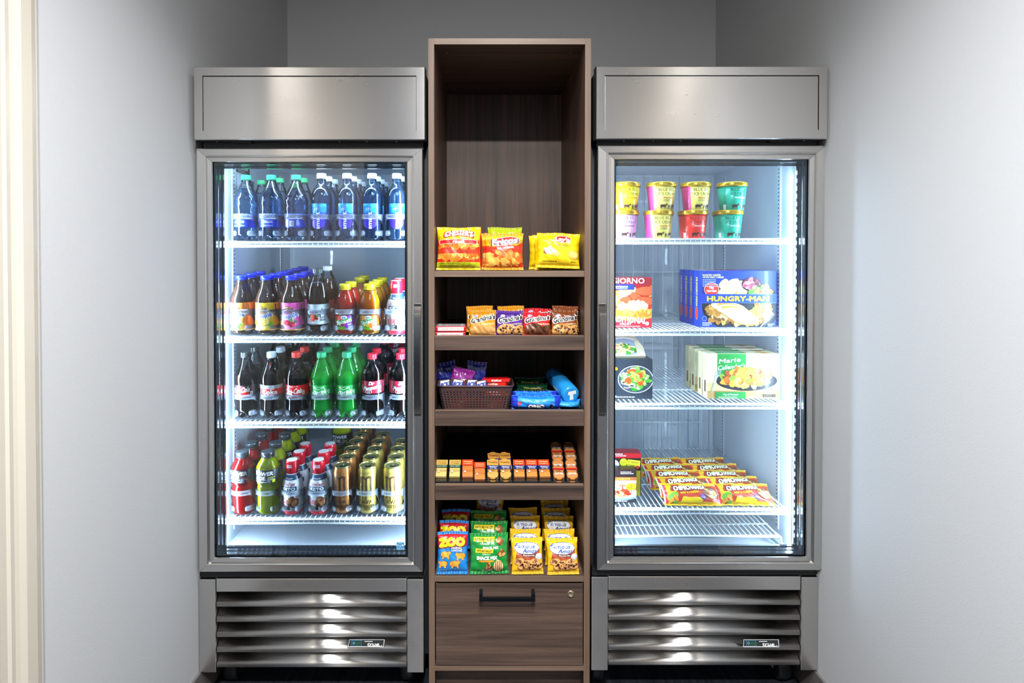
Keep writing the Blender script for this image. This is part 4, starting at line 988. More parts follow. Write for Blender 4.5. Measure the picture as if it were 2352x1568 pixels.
PD = dict(banana='yellow banana ice cream pint', neo='pink and yellow ice cream pint', mint='green mint ice cream pint', straw='lilac strawberry ice cream pint', cherry='red cherry ice cream pint')
for c_, (xb, xt, lo, hi) in enumerate(((1432, 1436, 'straw', 'banana'), (1512, 1518, 'neo', 'neo'), (1591, 1597, 'cherry', 'neo'), (1671, 1680, 'mint', 'mint'))):
    for lev, (k, px) in enumerate(((lo, xb), (hi, xt))):
        put(PN[k], (XX(px, 1.925, 500), 1.925, z1+lev*.0898), (0, 0, -.02+.05*lev), '%s, %s of the %s stack on the top freezer shelf' % (PD[k], ('bottom', 'top')[lev], ('leftmost', 'second', 'third', 'rightmost')[c_]), 'ice cream pint', 'ice cream pints in pairs')
# pizza cartons
s_ = 1
A = Art(); A.rect(0, 0, 200, 180, INK('#c9202c')); A.rect(0, 118, 200, 180, INK('#8f1622')); A.lines(110, 152, 110, 1, 3, 1.6, W, 3)
A.ell(95, 68, 95, 48, INK('#e8a040')); A.poly([(60, 90), (140, 118), (175, 140), (165, 80)], INK('#e0852c')); A.blobs(100, 78, 66, 34, 90, 11, FOOD['pizza'], 4, 8); 
for x, y, rx, ry in ((92, 92, 27, 12), (135, 108, 30, 13), (132, 78, 28, 13), (76, 84, 16, 10)): A.ell(x, y, rx+1.5, ry+1.5, INK('#8a1a10')); A.ell(x, y, rx, ry, INK('#d9502a'))
A.blobs(96, 66, 44, 9, 30, 9, [INK('#fff3d8'), INK('#fbe3b0')], 6, 4); A.arc(100, 74, 74, 34, 195, 345, 13, INK('#e39a3a')); A.blobs(100, 44, 60, 7, 30, 6, [INK('#f2b650'), INK('#c97a24')], 8, 3)
fork(A, 66, 92, 1.1, -1.0, INK('#eceff2')); A.rect(22, 112, 100, 128, INK('#2030c8')); A.text('PEPPERONI', 61, 121, 5, W, 40, bold=.02); A.lines(61, 115, 50, 1, 3, 1.4, W, 5)
A.text('DIGIORNO', 70, 139, 16, W, 120, bold=.02); A.text('TRADITIONAL', 76, 25, 17, W, 122, bold=.04, rot=-4); A.text('CRUST', 75, 12, 6, W, 34, bold=.03); A.lines(80, 4, 130, 1, 3, 1.8, W, 7); A.ell(138, 13, 6, 6, INK('#e8b0b0'))
S_ = Art(); S_.rect(0, 0, 60, 200, INK('#b01c28'))
zf = SZ[(False, 1)]; xa = XX(1387, 1.92, 700); xb = XX(1497, 1.92, 700); wd = xb-xa
sc = wd*1000/141; A.it = [([((x-12)*sc, y*sc) for x, y in v], f, m_, l) for v, f, m_, l in A.it]
T_ = Art(); T_.rect(0, 0, 200, 60, INK('#a81c28')); T_.text('DIGIORNO', 80, 18, 12, W, 80)
piz = carton('pizza_box', wd, .162, .036, A, S_, '#b01c28', top=T_)
for i in range(3): put(piz, ((xa+xb)/2, 1.918+.039*i, zf+.0003), (0, 0, 0), 'red pepperoni pizza carton, %s of three on the second freezer shelf' % ('front', 'middle', 'back')[i], 'frozen pizza', 'pizza cartons')
# turkey dinners
A = Art(); bl = INK('#1638b4'); A.rect(0, 0, 300, 210, bl); A.rect(0, 0, 12, 210, INK('#1a46c8'))
A.ell(160, 78, 150, 96, INK('#101216'), 40); A.ell(160, 80, 142, 89, INK('#23262c'), 40)
A.blobs(126, 138, 50, 26, 46, 17, FOOD['potato'], 3); A.ell(196, 156, 38, 26, INK('#0c0d10'), 30); A.ell(196, 157, 34, 22, INK('#5a1828'), 30); A.blobs(196, 158, 28, 17, 50, 8, FOOD['cran'], 5)
A.blobs(232, 128, 40, 26, 70, 9, FOOD['veg'], 7); A.blobs(238, 64, 30, 40, 90, 10, FOOD['veg'], 9); A.blobs(150, 34, 110, 24, 100, 12, FOOD['stuffing'], 11); A.blobs(50, 66, 22, 22, 30, 12, FOOD['stuffing'], 12)
for k in range(5): A.ell(108+k*16, 72-k*11, 66-k*3, 20, INK('#c98a3a'), 26, -.12); A.ell(108+k*16, 74-k*11, 65-k*3, 18, INK('#fdeed2'), 26, -.12); A.ell(112+k*16, 78-k*11, 48, 10, INK('#eda23c'), 20, -.12) if k < 2 else None
fork(A, 250, 24, 1.5, -.75); A.rect(4, 88, 300, 121, INK('#3d66e8')); A.rect(4, 90, 300, 119, bl); A.text('HUNGRY-MAN', 144, 104.5, 18, INK('#f9d61a'), 232, bold=.05)
A.ell(44, 138, 28, 26, INK('#f6c9a8')); A.ell(44, 138, 26, 24, INK('#e5341c')); A.text('18g', 44, 145, 8, W, 16, bold=.04); A.text('PROTEIN', 44, 132, 7, W, 36, bold=.04); A.rect(4, 100, 70, 121, bl); A.text('HUNGRY-MAN', 144, 104.5, 18, INK('#f9d61a'), 232, bold=.05)
A.text('ROASTED CARVED', 44, 190, 6, INK('#f4e25a'), 68, bold=.04); A.text('WHITE MEAT TURKEY', 50, 182, 6, INK('#f4e25a'), 80, bold=.04); A.lines(42, 172, 64, 5, 6, 2.6, INK('#a9c4ff'), 3); A.ell(18, 32, 9, 9, INK('#a9c4ff')); A.ell(18, 32, 7.6, 7.6, bl); A.lines(28, 16, 36, 3, 5, 2.4, W, 5); A.lines(268, 10, 26, 2, 6, 3, W, 6)
S_ = Art(); S_.rect(0, 0, 60, 210, INK('#1638b4')); S_.rect(0, 0, 3, 210, INK('#2f7fd8')); S_.text('HUNGRY-MAN', 22, 128, 15, INK('#d8c850'), 104, bold=.05, rot=-90); S_.ell(22, 48, 13, 24, INK('#f0a080')); S_.ell(22, 48, 12, 22, INK('#d83a20'))
T_ = Art(); T_.rect(0, 0, 300, 60, bl); T_.blobs(60, 20, 50, 14, 24, 10, FOOD['potato'], 3); T_.ell(120, 20, 24, 14, INK('#e5341c')); T_.text('ROASTED', 200, 22, 8, W, 60)
xa, xb = XX(1606, 1.935, 690), XX(1783, 1.935, 690); wd = xb-xa; hg = ZZ(622, 1.935)-zf
sc = wd*1000/290; hh = hg*1000/205
A.it = [([(x*sc, y*hh) for x, y in v], f, m_, l) for v, f, m_, l in A.it]; S_.it = [([(x*.95, y*hh) for x, y in v], f, m_, l) for v, f, m_, l in S_.it]
hm = carton('turkey_dinner_box', wd, hg, .0425, A, S_, '#1638b4', top=T_)
for i in range(4): put(hm, ((xa+xb)/2-.002*i, 1.935+.0445*i+(.004 if i else 0), zf+.0003), (0, 0, 0), 'blue turkey dinner carton with food picture, %s of four in the row' % ('frontmost', 'second', 'third', 'rearmost')[i], 'frozen dinner', 'blue turkey dinners')
# pot roast dinners
zf = SZ[(False, 2)]
A = Art(); A.rect(0, 0, 240, 180, INK('#efe3bd')); A.poly([(110, 180), (240, 180), (240, 100), (110, 100)], INK('#f7f0da')); A.rect(0, 0, 240, 40, INK('#c2995c')); A.rect(0, 30, 240, 60, INK('#dcc08a'))
gr_ = INK('#1c8a34'); A.rect(34, 80, 130, 171, gr_); A.text('Marie', 76, 146, 17, W, 72, bold=.015, shear=.25, rot=6); A.text("Callender's", 82, 122, 17, W, 92, bold=.015, shear=.25, rot=6)
A.text('Beef Pot Roast', 195, 152, 7, INK('#4a3a24'), 66, bold=.01); A.lines(195, 142, 60, 2, 6, 2, INK('#8a7a5a'), 3, 1)
A.ell(132, 68, 102, 38, INK('#17171b'), 36); A.ell(132, 72, 94, 30, INK('#2a2a30'), 36); A.blobs(130, 78, 80, 30, 130, 13, FOOD['stew'], 4, 8, .6); A.blobs(124, 100, 44, 14, 46, 13, FOOD['stew'], 9, 5, .6); A.blobs(150, 84, 50, 20, 22, 11, [INK('#f0821c'), INK('#f79a3a')], 12, 3, .45)
fork(A, 32, 80, 1.35, -.28); A.rect(28, 0, 128, 26, gr_); A.text('14g of Protein', 78, 17, 7, W, 50, bold=.02); A.lines(78, 6, 80, 2, 5, 2, W, 8); A.lines(220, 40, 30, 2, 6, 2, INK('#5a4a34'), 5); A.lines(160, 6, 50, 1, 3, 3, W, 4)
for k in range(4): A.rrect(186+k*11, 6, 195+k*11, 18, 2, INK('#4a3a2a'))
S_ = Art(); S_.rect(0, 0, 60, 200, INK('#ecdfae')); S_.lines(20, 140, 22, 22, 3.4, 1.2, INK('#b8a878'), 3); S_.rect(14, 20, 28, 58, INK('#6a4a34'))
T_ = Art(); T_.rect(0, 0, 260, 60, INK('#e4d6a4')); T_.rect(34, 0, 132, 60, gr_); T_.text('Callender\'s', 82, 18, 9, W, 60, shear=.2); T_.blobs(190, 20, 20, 12, 14, 8, FOOD['stew'], 2)
xa, xb = XX(1624, 1.93, 870), XX(1789, 1.93, 870); wd = xb-xa; hg = ZZ(812, 1.93)-zf
A.it = [([(x*wd*1000/240, y*hg*1000/171) for x, y in v], f, m_, l) for v, f, m_, l in A.it]
mc = carton('pot_roast_dinner_box', wd, hg, .038, A, S_, '#ecdfae', top=T_)
for i, dy in enumerate((0, .042, .098, .160)): put(mc, ((xa+xb)/2+(0, -.002, -.006, -.004)[i], 1.93+dy, zf+.0003), (0, 0, 0), 'cream and green pot roast dinner carton, %s of four in the row' % ('frontmost', 'second', 'third', 'rearmost')[i], 'frozen dinner', 'cream and green dinners')
# noodle bowls
A = Art(); dk = INK('#262b33'); A.rect(0, 0, 180, 150, dk); og = INK('#f58a1e'); A.text('Lean', 24, 120, 14, og, 44, bold=.05); A.text('Cuisine', 20, 104, 14, og, 66, bold=.05); A.text('MARKETPLACE', 14, 91, 6, W, 56, bold=.02)
A.line([(0, 85), (34, 85)], 1, og); A.text('Sesame', 18, 76, 7, W, 36, bold=.02); A.text('Chicken', 18, 66, 7, W, 36, bold=.02); A.lines(24, 58, 36, 5, 6, 3, W, 3); A.lines(24, 26, 36, 3, 6, 3, W, 4)
A.ell(104, 66, 50, 46, INK('#dfe3e8'), 36); A.ell(104, 66, 48, 44, INK('#3a4048'), 36); A.blobs(104, 68, 40, 36, 40, 9, FOOD['green'], 6, 4); strands(A, 104, 66, 38, 34, 46, 9, 2.4, FOOD['pasta'], 4)
for x, y in ((92, 90), (118, 84), (84, 62), (118, 56), (102, 74)): A.blobs(x, y, 8, 7, 12, 7, FOOD['orangec'], int(x), 2, .9)
A.blobs(104, 66, 38, 34, 14, 5, FOOD['green'], 16, 3); A.lines(60, 6, 120, 1, 3, 3, W, 9); A.ell(46, 9, 4, 4, W)
xa, xb = XX(1387, 1.925, 870), XX(1499, 1.925, 870); wd = xb-xa; hg = ZZ(825, 1.925)-zf
A.it = [([((x-15)*wd*1000/137, y*hg*1000/133) for x, y in v], f, m_, l) for v, f, m_, l in A.it]
S_ = Art(); S_.rect(0, 0, 60, 200, dk)
lc = carton('noodle_bowl_box', wd, hg, .045, A, S_, '#262b33')
for i in range(3): put(lc, ((xa+xb)/2-.002*i, 1.925+.047*i, zf+.0003), (0, 0, 0), 'dark noodle bowl carton with chicken picture, %s of three' % ('front', 'middle', 'back')[i], 'frozen dinner', 'dark noodle bowl cartons')
A = Art(); A.rect(0, 0, 170, 130, INK('#cbbf9c')); A.text('Cafe', 40, 108, 8, INK('#7a6a40'), 30); A.lines(90, 104, 70, 3, 6, 2.4, INK('#8a8060'), 3); A.ell(80, 38, 64, 46, INK('#e4e9ee'), 36); A.ell(80, 40, 56, 38, INK('#8c99a4'), 36); A.blobs(72, 30, 40, 22, 60, 9, FOOD['pasta']+FOOD['green'][:2]+FOOD['meat'][2:3], 5, 6)
m = MB(); wb, hb, db = .142, .13, .034
prof = [(-wb/2, 0), (wb/2, 0), (wb/2, hb*.30), (wb/2-.016, hb*.62), (wb/2-.04, hb*.86), (wb/2-.06, hb), (-wb/2, hb)]
b = bmesh.new(); F = [b.verts.new((x, 0, z)) for x, z in prof]; G = [b.verts.new((x, db, z)) for x, z in prof]; b.faces.new(F); b.faces.new(G[::-1])
for i in range(len(prof)): b.faces.new((F[i], G[i], G[(i+1) % len(prof)], F[(i+1) % len(prof)]))
bmesh.ops.recalc_face_normals(b, faces=b.faces[:])
m.merge(b, mat('carton_cbbf9c', '#cbbf9c', .4)); A.emit(m, lambda u, v, l: Vector((-wb/2+u, -.0001-l, v)), eps=.00007, clip=(1, wb*1000-26, 1, hb*1000-2))
put(m.build('pasta_bowl_box'), (.452, 1.945, zf+hg+.0075), (-math.radians(52), 0, 0), 'tan pasta bowl carton lying tilted on the dark noodle cartons', 'frozen dinner')
# lasagna
zf = SZ[(False, 3)]
A = Art(); A.rect(0, 0, 130, 120, INK('#e59a72')); A.rect(0, 84, 130, 120, INK('#2c1c1a')); A.ell(8, 99, 30, 8, INK('#e8e4dc')); A.text("STOUFFER'S", 8, 99, 5, INK('#9a2018'), 40, bold=.03); A.lines(78, 100, 36, 2, 5, 2, W, 4)
A.rect(0, 74, 130, 84, INK('#c9552c')); A.text('CLASSICS', 60, 79, 5, INK('#f6c030'), 50, bold=.03); A.text('LASAGNA WITH MEAT & SAUCE', 62, 70, 4.4, W, 84, bold=.04); A.lines(62, 64, 70, 2, 4, 1.8, W, 6); A.rect(0, 0, 130, 30, INK('#20181a'))
A.ell(50, 28, 66, 20, INK('#7a8cb0'), 30); A.ell(50, 31, 60, 17, INK('#dfe6f2'), 30); A.blobs(44, 40, 44, 15, 90, 8, FOOD['lasagna'], 4, 6); A.blobs(40, 50, 34, 6, 20, 6, [INK('#fbe6c8')], 6, 2); fork(A, 94, 28, 1.0, .5)
A.ell(87, 53, 13, 12, INK('#f5c81c')); A.text('2X', 87, 57, 5, K, 8, bold=.03); A.text('MEAT', 87, 50, 4.4, K, 16, bold=.03); A.lines(50, 5, 80, 1, 3, 3, W, 9)
S_ = Art(); S_.rect(0, 0, 60, 200, INK('#2c1c1a'))
xa, xb = XX(1387, 1.915, 1110), XX(1462, 1.915, 1110); hg = ZZ(1079, 1.915)-zf; wd = xb-xa
A.it = [([((x-16)*wd*1000/86, y*hg*1000/108) for x, y in v], f, m_, l) for v, f, m_, l in A.it]
put(carton('lasagna_box', wd, hg, .04, A, S_, '#2c1c1a'), ((xa+xb)/2, 1.915, zf+.0003), (0, 0, 0), 'small lasagna carton with orange food picture at front of the lowest shelf', 'frozen dinner')
A = Art(); A.rect(0, 0, 170, 170, INK('#2c1c1a')); A.rect(0, 126, 170, 170, INK('#b81e22')); A.lines(70, 138, 70, 2, 6, 3, W, 4); A.ell(92, 112, 13, 13, INK('#d9d42a')); A.text('EASY', 92, 112, 4, K, 16); A.poly([(106, 122), (148, 117), (146, 96), (104, 101)], INK('#f0e030')); A.text('Classic', 126, 113, 8, K, 36, rot=-6); A.text('Family Recipes', 124, 103, 4, K, 34, rot=-6); A.poly([(135, 99), (140, 101), (145, 99), (145, 95), (139, 88), (132, 95)], INK('#e03a2a')); A.ell(56, 102, 22, 20, W); A.text("STOUFFER'S", 50, 102, 6, INK('#9a2018'), 40)
A.rect(134, 0, 148, 84, INK('#d8c01c')); A.rect(0, 0, 134, 80, INK('#c9552c'))
wd2 = XX(1472, 1.975, 1110)-XX(1382, 1.975, 1110); A.it = [([((x-20)*wd2*1000/131, y) for x, y in v], f, m_, l) for v, f, m_, l in A.it]
put(carton('family_dinner_box', wd2, .142, .05, A, S_, '#8c181c'), ((XX(1472, 1.975, 1110)+XX(1382, 1.975, 1110))/2, 1.972, zf+.0003), (0, 0, 0), 'dark carton with red top and yellow sticker behind the small lasagna carton', 'frozen dinner')

# ================================================================ BAGS
def pillow(name, wd, hg, th, base, art, seal=.009, wob=.0016, seed=1, side_seal=False, du=3, dv=3, pinch=.06, back=None, zig=True):
    """filled film bag lying in the x-z plane, front towards -y, standing on z=0"""
    t = empty(name); r = random.Random(seed); ph = [r.random()*6.28 for _ in range(8)]
    fm = foil(base)
    def shape(u, v):
        X = min(1, abs(u)/(wd/2)); Y = min(1, abs(v-hg/2)/(hg/2-seal) if hg/2 > seal else 1)
        return max(0, 1-X**2.6)**.55*max(0, 1-Y**3.0)**.6
    def xw(u, v):
        Y = min(1, abs(v-hg/2)/(hg/2)); return u*(1-pinch*(1-Y**2))
    def yf(u, v):
        s = shape(u, v); X = u/(wd/2); Y = (v-hg/2)/(hg/2)
        wr = wob*(math.sin(X*7+ph[0]+Y*2)*.6+math.sin(Y*9+ph[1]+X*4)*.5+math.sin(X*15+Y*11+ph[2])*.4)
        e = wob*.9*abs(Y)**2*math.sin(X*18+ph[3]) + wob*.7*abs(X)**3*math.sin(Y*16+ph[4])
        return -th/2*s - (wr*min(1, s*2)+e)
    def F(u, v, l=0): return Vector((xw(u, v), yf(u, v)-l-.0002, v+ .0012*math.sin(u*60+ph[5])*(1 if v > hg/2 else 0)))
    def Bk(u, v): 
        s = shape(u, v); return Vector((xw(u, v), th/2*s+.0002-(F(u, v).y+th/2*s if s < .02 else 0)*.0, v+ .0012*math.sin(u*60+ph[5])*(1 if v > hg/2 else 0)))
    nu, nv = 26, 24; us = [-wd/2+wd*i/nu for i in range(nu+1)]; v0, v1 = seal, hg-seal; vs = [v0+(v1-v0)*j/nv for j in range(nv+1)]
    m = MB(); m.grid(F, us, vs, fm); m.grid(lambda u, v: Bk(u, v), us[::-1], vs, fm)
    art.emit(m, lambda u, v, l: F(min(max(u, -wd/2), wd/2), min(max(v, v0), v1), l+.0002), du, dv, eps=.00009, clip=(-wd*500+.3, wd*500-.3, seal*1000, (hg-seal)*1000))
    m.build('pouch', t)
    for nm, a, b_ in (('bottom_seal', 0, v0), ('top_seal', v1, hg)):
        m = MB(); n = 40; uu = [-wd/2+wd*i/n for i in range(n+1)]; rows = [a+(b_-a)*k/8 for k in range(9)]
        def G(u, v, s=1):
            p = F(u, v); k = int(round((u+wd/2)/wd*n)); e = .0011 if (k % 2 and ((v == hg) or (v == 0)) and zig) else 0
            return Vector((p.x, p.y+.0007*math.sin((v-a)/(b_-a)*6*2*PI)*s, p.z-(e if v == hg else -e)))
        m.grid(G, uu, rows, fm); m.grid(lambda u, v: G(u, v)+Vector((0, .0006, 0)), uu[::-1], rows, fm)
        m.build(nm, t)
    return t
BG = {}
# chips
A = Art(); ylw = INK('#f6d81c'); og = INK('#ee6a1a'); rd = INK('#e0281a')
for k in range(9): A.line([(-66+k*18, 130), (-74+k*18, 112)], .8, INK('#c9a80c'))
A.rect(-70, 58, 70, 92, og); A.poly([(-40, 96), (0, 112), (42, 100), (46, 84), (-44, 84)], INK('#f9c01c')); A.rect(-70, 18, 70, 84, rd); A.blobs(0, 74, 66, 7, 44, 8, FOOD['chips'], 3); A.blobs(0, 42, 66, 12, 80, 9, FOOD['chips'], 5); A.rect(-70, 50, 70, 62, INK('#e23a1a')); A.text('Flamin Hot', 0, 56, 8, INK('#7a1608'), 66, bold=.02, shear=.3)
A.line([(-58, 84), (0, 89), (58, 84)], 13, W); A.line([(-57, 84), (0, 89), (57, 84)], 11, rd); A.text('FRIES', 2, 86.5, 7, W, 36, bold=.05)
A.text("CHESTER'S", 2, 116, 16, rd, 96, bold=.12, bend=-.004); A.text("CHESTER'S", 2, 116, 16, W, 88, bold=.05, bend=-.004)
A.rect(-70, 9, 70, 24, INK('#cfd425'))
for k in range(9): A.line([(-60+k*18, 9), (-50+k*18, 24)], .9, INK('#a09a18'))
A.text('FLAVORED POTATO SNACKS', -32, 20, 3, K, 58); A.text('NET WT. 1 3/4 OZ (49.6 g)', -30, 13, 3, K, 56)
BG['fries'] = pillow('snack_bag', .138, .134, .046, '#f6d81c', A, seed=2)
A = Art(); A.rect(-70, 9, 70, 150, INK('#f7a61e')); A.poly([(-70, 76), (-30, 70), (0, 82), (40, 72), (70, 92), (70, 0), (-70, 0)], INK('#e4321c')); A.poly([(-70, 100), (-20, 108), (30, 100), (70, 108), (70, 96), (30, 90), (-20, 96), (-70, 92)], INK('#fbc93a'))
A.ell(4, 88, 46, 14, W, 26, .08); A.ell(4, 88, 44.5, 12.5, INK('#d81e1c'), 26, .08); A.text('Fritos', 4, 88, 19, INK('#2a1a6a'), 86, bold=.10, shear=.15, rot=5); A.text('Fritos', 4, 88, 19, W, 82, bold=.05, shear=.15, rot=5)
A.text('THE ORIGINAL', 6, 67, 6.5, W, 56, bold=.05, rot=3); A.lines(4, 60, 24, 1, 3, 1.6, W, 4); A.blobs(0, 32, 62, 22, 60, 13, FOOD['chips'], 6, 8, .5)
BG['corn'] = pillow('snack_bag', .122, .116, .044, '#f7a61e', A, seed=5)
A = Art(); A.ell(12, 88, 27, 12, W, 26, .05); A.ell(12, 88, 26, 10.8, INK('#d81e1c'), 26, .05); A.text("Lay's", 12, 88, 14, W, 44, bold=.05, shear=.1, rot=-3); A.text('Classic', 18, 70, 8, INK('#7a5a10'), 40, bold=.0)
A.ell(-36, 52, 14, 10, INK('#9a4a20'), 20, .6); A.ell(-18, 46, 22, 11, INK('#f2c050'), 20, -.3); A.blobs(-26, 52, 14, 7, 14, 6, [INK('#fff0d0'), INK('#f8dc9a')], 5); A.ell(48, 40, 17, 14, INK('#efbb3c'), 20, -.2); A.ell(48, 41, 14, 10.5, INK('#f8d878'), 20, -.2); A.lines(-20, 18, 60, 1, 3, 2, INK('#5a4208'), 4); A.lines(50, 18, 20, 1, 3, 2, INK('#5a4208'), 6)
BG['classic'] = pillow('snack_bag', .135, .112, .044, '#f6cf12', A, seed=8)
A = Art(); A.ell(0, 88, 30, 13, INK('#1f8a2a')); A.text("Lay's", 0, 88, 13, W, 44, bold=.05)
BG['lime'] = pillow('snack_bag', .118, .142, .036, '#b9c81c', A, seed=11)
A = Art(); A.rect(-70, 60, 70, 100, INK('#e0281a')); A.text('HOT', 0, 80, 20, W, 60, bold=.05)
BG['redbag'] = pillow('snack_bag', .125, .132, .03, '#d8281c', A, seed=12)
# cookies in bags
def gma(base, dk, cook, flav, sp=True):
    A = Art(); A.poly([(-46, 44), (46, 58), (46, 90), (-46, 90)], INK(dk)); A.text("Grandma's", 2, 56, 15, W, 82, bold=.11, shear=.2, rot=10); A.text("Grandma's", 2, 56, 15, K, 78, bold=.045, shear=.2, rot=10); A.ell(-22, 64, 8, 4.5, INK('#b8b0d8'), rot=.2)
    A.text(flav, 22, 40, 6, INK('#fbe6b8'), 36, bold=.01, rot=4); A.ell(-10, 20, 33, 20, INK('#8a5426'), 24); A.ell(-10, 21, 32, 19, cook[0], 24); A.blobs(-10, 21, 26, 14, 30, 6, cook, 3, 3)
    A.ell(34, 18, 22, 18, cook[0], 24); A.blobs(34, 18, 16, 12, 14, 6, cook, 5, 2)
    if sp: A.blobs(-10, 21, 26, 13, 20, 3, [INK('#3a2018'), INK('#5a2a4a')], 7, 2); A.blobs(34, 18, 15, 11, 9, 3, [INK('#3a2018')], 8, 2)
    return A
BG['g_pb'] = pillow('cookie_bag', .086, .084, .026, '#d8961e', gma('', '#c8861a', FOOD['cookie'][:1]+[INK('#cf9350')], 'Peanut Butter', False), seed=3, seal=.007)
BG['g_purple'] = pillow('cookie_bag', .086, .082, .026, '#5b2a96', gma('', '#4a2282', FOOD['cookie'], 'Oatmeal Raisin'), seed=6, seal=.007)
BG['g_red'] = pillow('cookie_bag', .088, .076, .026, '#c8141c', gma('', '#d01a24', FOOD['choc'], 'Fudge Brownie', False), seed=7, seal=.007)
BG['g_brown'] = pillow('cookie_bag', .084, .084, .026, '#8a4a22', gma('', '#7a3f1c', FOOD['cookie'], 'Chocolate Chip'), seed=9, seal=.007)
# bottom shelf bags
A = Art(); A.rect(-60, 84, 60, 130, INK('#d0202a')); A.poly([(-60, 78), (60, 84), (60, 92), (-60, 88)], INK('#c01c5a')); A.text('ZOO', -2, 92, 22, INK('#8a1020'), 84, bold=.16, rot=2); A.text('ZOO', -2, 93, 21, INK('#f7e01e'), 80, bold=.11, rot=2)
A.text('ANIMAL', 14, 76, 7, K, 40, bold=.09); A.text('ANIMAL', 14, 76, 6.5, W, 36, bold=.03); A.text('CRACKERS', 14, 69, 5, W, 34, bold=.03); A.text('Austin', -26, 107, 4, W, 20)
def beast(A, x, y, s, q):
    c = INK('#d98a2a'); pts = [(-16, -2), (-17, 6), (-12, 11), (-2, 12), (8, 10), (13, 12), (18, 9), (17, 4), (13, 2), (12, -4), (13, -11), (8, -11), (6, -5), (-4, -5), (-6, -11), (-12, -11), (-11, -4)]
    A.poly([(x+(a*1.06)*s*q, y+b*s*1.08) for a, b in pts][::q], INK('#7a3f10')); A.poly([(x+a*s*q, y+b*s) for a, b in pts][::q], INK('#f0aa3e'))
beast(A, -22, 56, .92, 1); beast(A, 26, 52, .92, -1); beast(A, -30, 30, .85, -1); beast(A, 8, 30, .95, 1); A.text('NET WT 2 OZ', -30, 14, 3, W, 22)
BG['zoo'] = pillow('animal_cracker_bag', .096, .122, .034, '#1f86d8', A, seed=13)
A = Art(); gy = INK('#f4cf2a')
for (x, y, k, t1) in ((-16, 104, 1, 'CRUNCHY'), (-16, 72, .86, 'CRUNCHY')):
    A.poly([(x-34*k, y-6), (x+32*k, y-5), (x+34*k, y+8), (x-32*k, y+6)], gy); A.text('NATURE VALLEY', x, y+.6, 6.6*k, INK('#14521e'), 58*k, bold=.04, rot=1)
A.text('CRUNCHY', -14, 93, 5, W, 30); A.text('SNACK MIX', 4, 82, 7, W, 50, bold=.05); A.text('GRANOLA', -10, 63, 4.4, W, 28); A.text('SNACK MIX', -8, 52, 10, W, 66, bold=.06); A.rect(-34, 40, 14, 45, INK('#f09a2a'))
A.blobs(36, 100, 10, 8, 12, 6, FOOD['meat'], 3); A.blobs(40, 66, 10, 8, 12, 6, FOOD['meat'], 4); A.ell(28, 28, 15, 18, INK('#e8c890')); 
for k in range(4): A.line([(18+k*6, 14), (20+k*6, 42)], 2.6, INK('#a8502a'))
A.blobs(-2, 26, 9, 7, 12, 6, FOOD['meat'], 5); A.lines(-6, 14, 36, 1, 3, 1.6, W, 6)
A.it = [([(x, y*.97-1) for x, y in v], f, m_, l) for v, f, m_, l in A.it]
BG['trail'] = pillow('snack_mix_bag', .120, .117, .036, '#14903a', A, seed=17)
A = Art(); br = INK('#a84a28'); A.poly([(-34, 76), (40, 80), (38, 48), (-42, 36)], br); A.ell(-2, 84, 41, 19, INK('#1d64b8'), 28); A.ell(-2, 84, 39.5, 17.5, W, 28); A.text('Famous', -6, 91, 13, INK('#1d56a8'), 62, bold=.025, shear=.25, rot=-3); A.text('Amos', 8, 77, 12, INK('#1d56a8'), 44, bold=.03, shear=.25, rot=-3)
A.poly([(-18, 62), (26, 58), (26, 66), (-18, 69)], INK('#5a2412')); A.text('Chocolate Chip', 4, 63.6, 4.4, W, 38, bold=.03, rot=-3); A.ell(36, 58, 11, 9.5, INK('#d8dce0'))
for x, y in ((-26, 44), (-2, 38), (22, 42), (10, 30), (-16, 30), (34, 32)): A.ell(x, y, 17, 11.5, INK('#8a4a20'), 18, .1); A.ell(x, y+.6, 16, 10.5, INK('#e2a866'), 18, .1); A.blobs(x, y, 11, 7, 9, 3.6, FOOD['choc'], int(x+60), 2)
A.it = [([(x, y*.93-3) for x, y in v], f, m_, l) for v, f, m_, l in A.it]
BG['amos'] = pillow('chocolate_chip_cookie_bag', .098, .104, .032, '#f5bf1c', A, seed=21)
# burritos
A = Art(); A.poly([(-80, 10), (90, 10), (96, 70), (-60, 74)], INK('#c23a1c')); A.poly([(-30, 60), (96, 70), (96, 84), (-40, 84)], INK('#f2c81c')); A.rect(-100, 0, -80, 100, INK('#e03a2a')); A.rect(-92, 0, -88, 100, W); A.blobs(-62, 30, 12, 22, 26, 10, [INK('#f5cf1c'), INK('#6aa82a'), INK('#b83a1c'), INK('#e8902a')], 4)
A.poly([(-40, 8), (30, 8), (40, 20), (-30, 22)], INK('#f2c81c')); A.text('CHIMICHANGA', -2, 56, 16, INK('#3a1a10'), 112, bold=.12, rot=4, bend=.0006); A.text('CHIMICHANGA', -2, 56, 16, INK('#f8f0d0'), 108, bold=.055, rot=4, bend=.0006)
A.text('BEEF & CHEESE', -6, 38, 7, INK('#f5cf1c'), 62, bold=.04, rot=5); A.ell(36, 22, 9, 9, INK('#5a3a9a')); A.text('12g', 36, 22, 6, W, 11); A.ell(66, 40, 24, 22, INK('#8a4a1c')); A.blobs(66, 40, 18, 16, 36, 8, FOOD['meat']+FOOD['potato'][:1], 6)
BG['chimi'] = pillow('burrito_pack', .184, .086, .034, '#f2bc1a', A, seed=23, seal=.006)
refresh()
for o in BG.values(): o.location = (0, 0, -5)
def bag(key, px, py, y, lean=0, turn=0, roll=0, label=None, cat='snack bag', group=None, zfix=None):
    """foot of the bag seen at (px, py)"""
    z = ZZ(py, y) if zfix is None else zfix
    return put(BG[key], (XX(px, y, py), y, z), (-math.radians(lean), math.radians(roll), math.radians(turn)), label, cat, group)
zf = SZ[(False, 3)]
CH = []
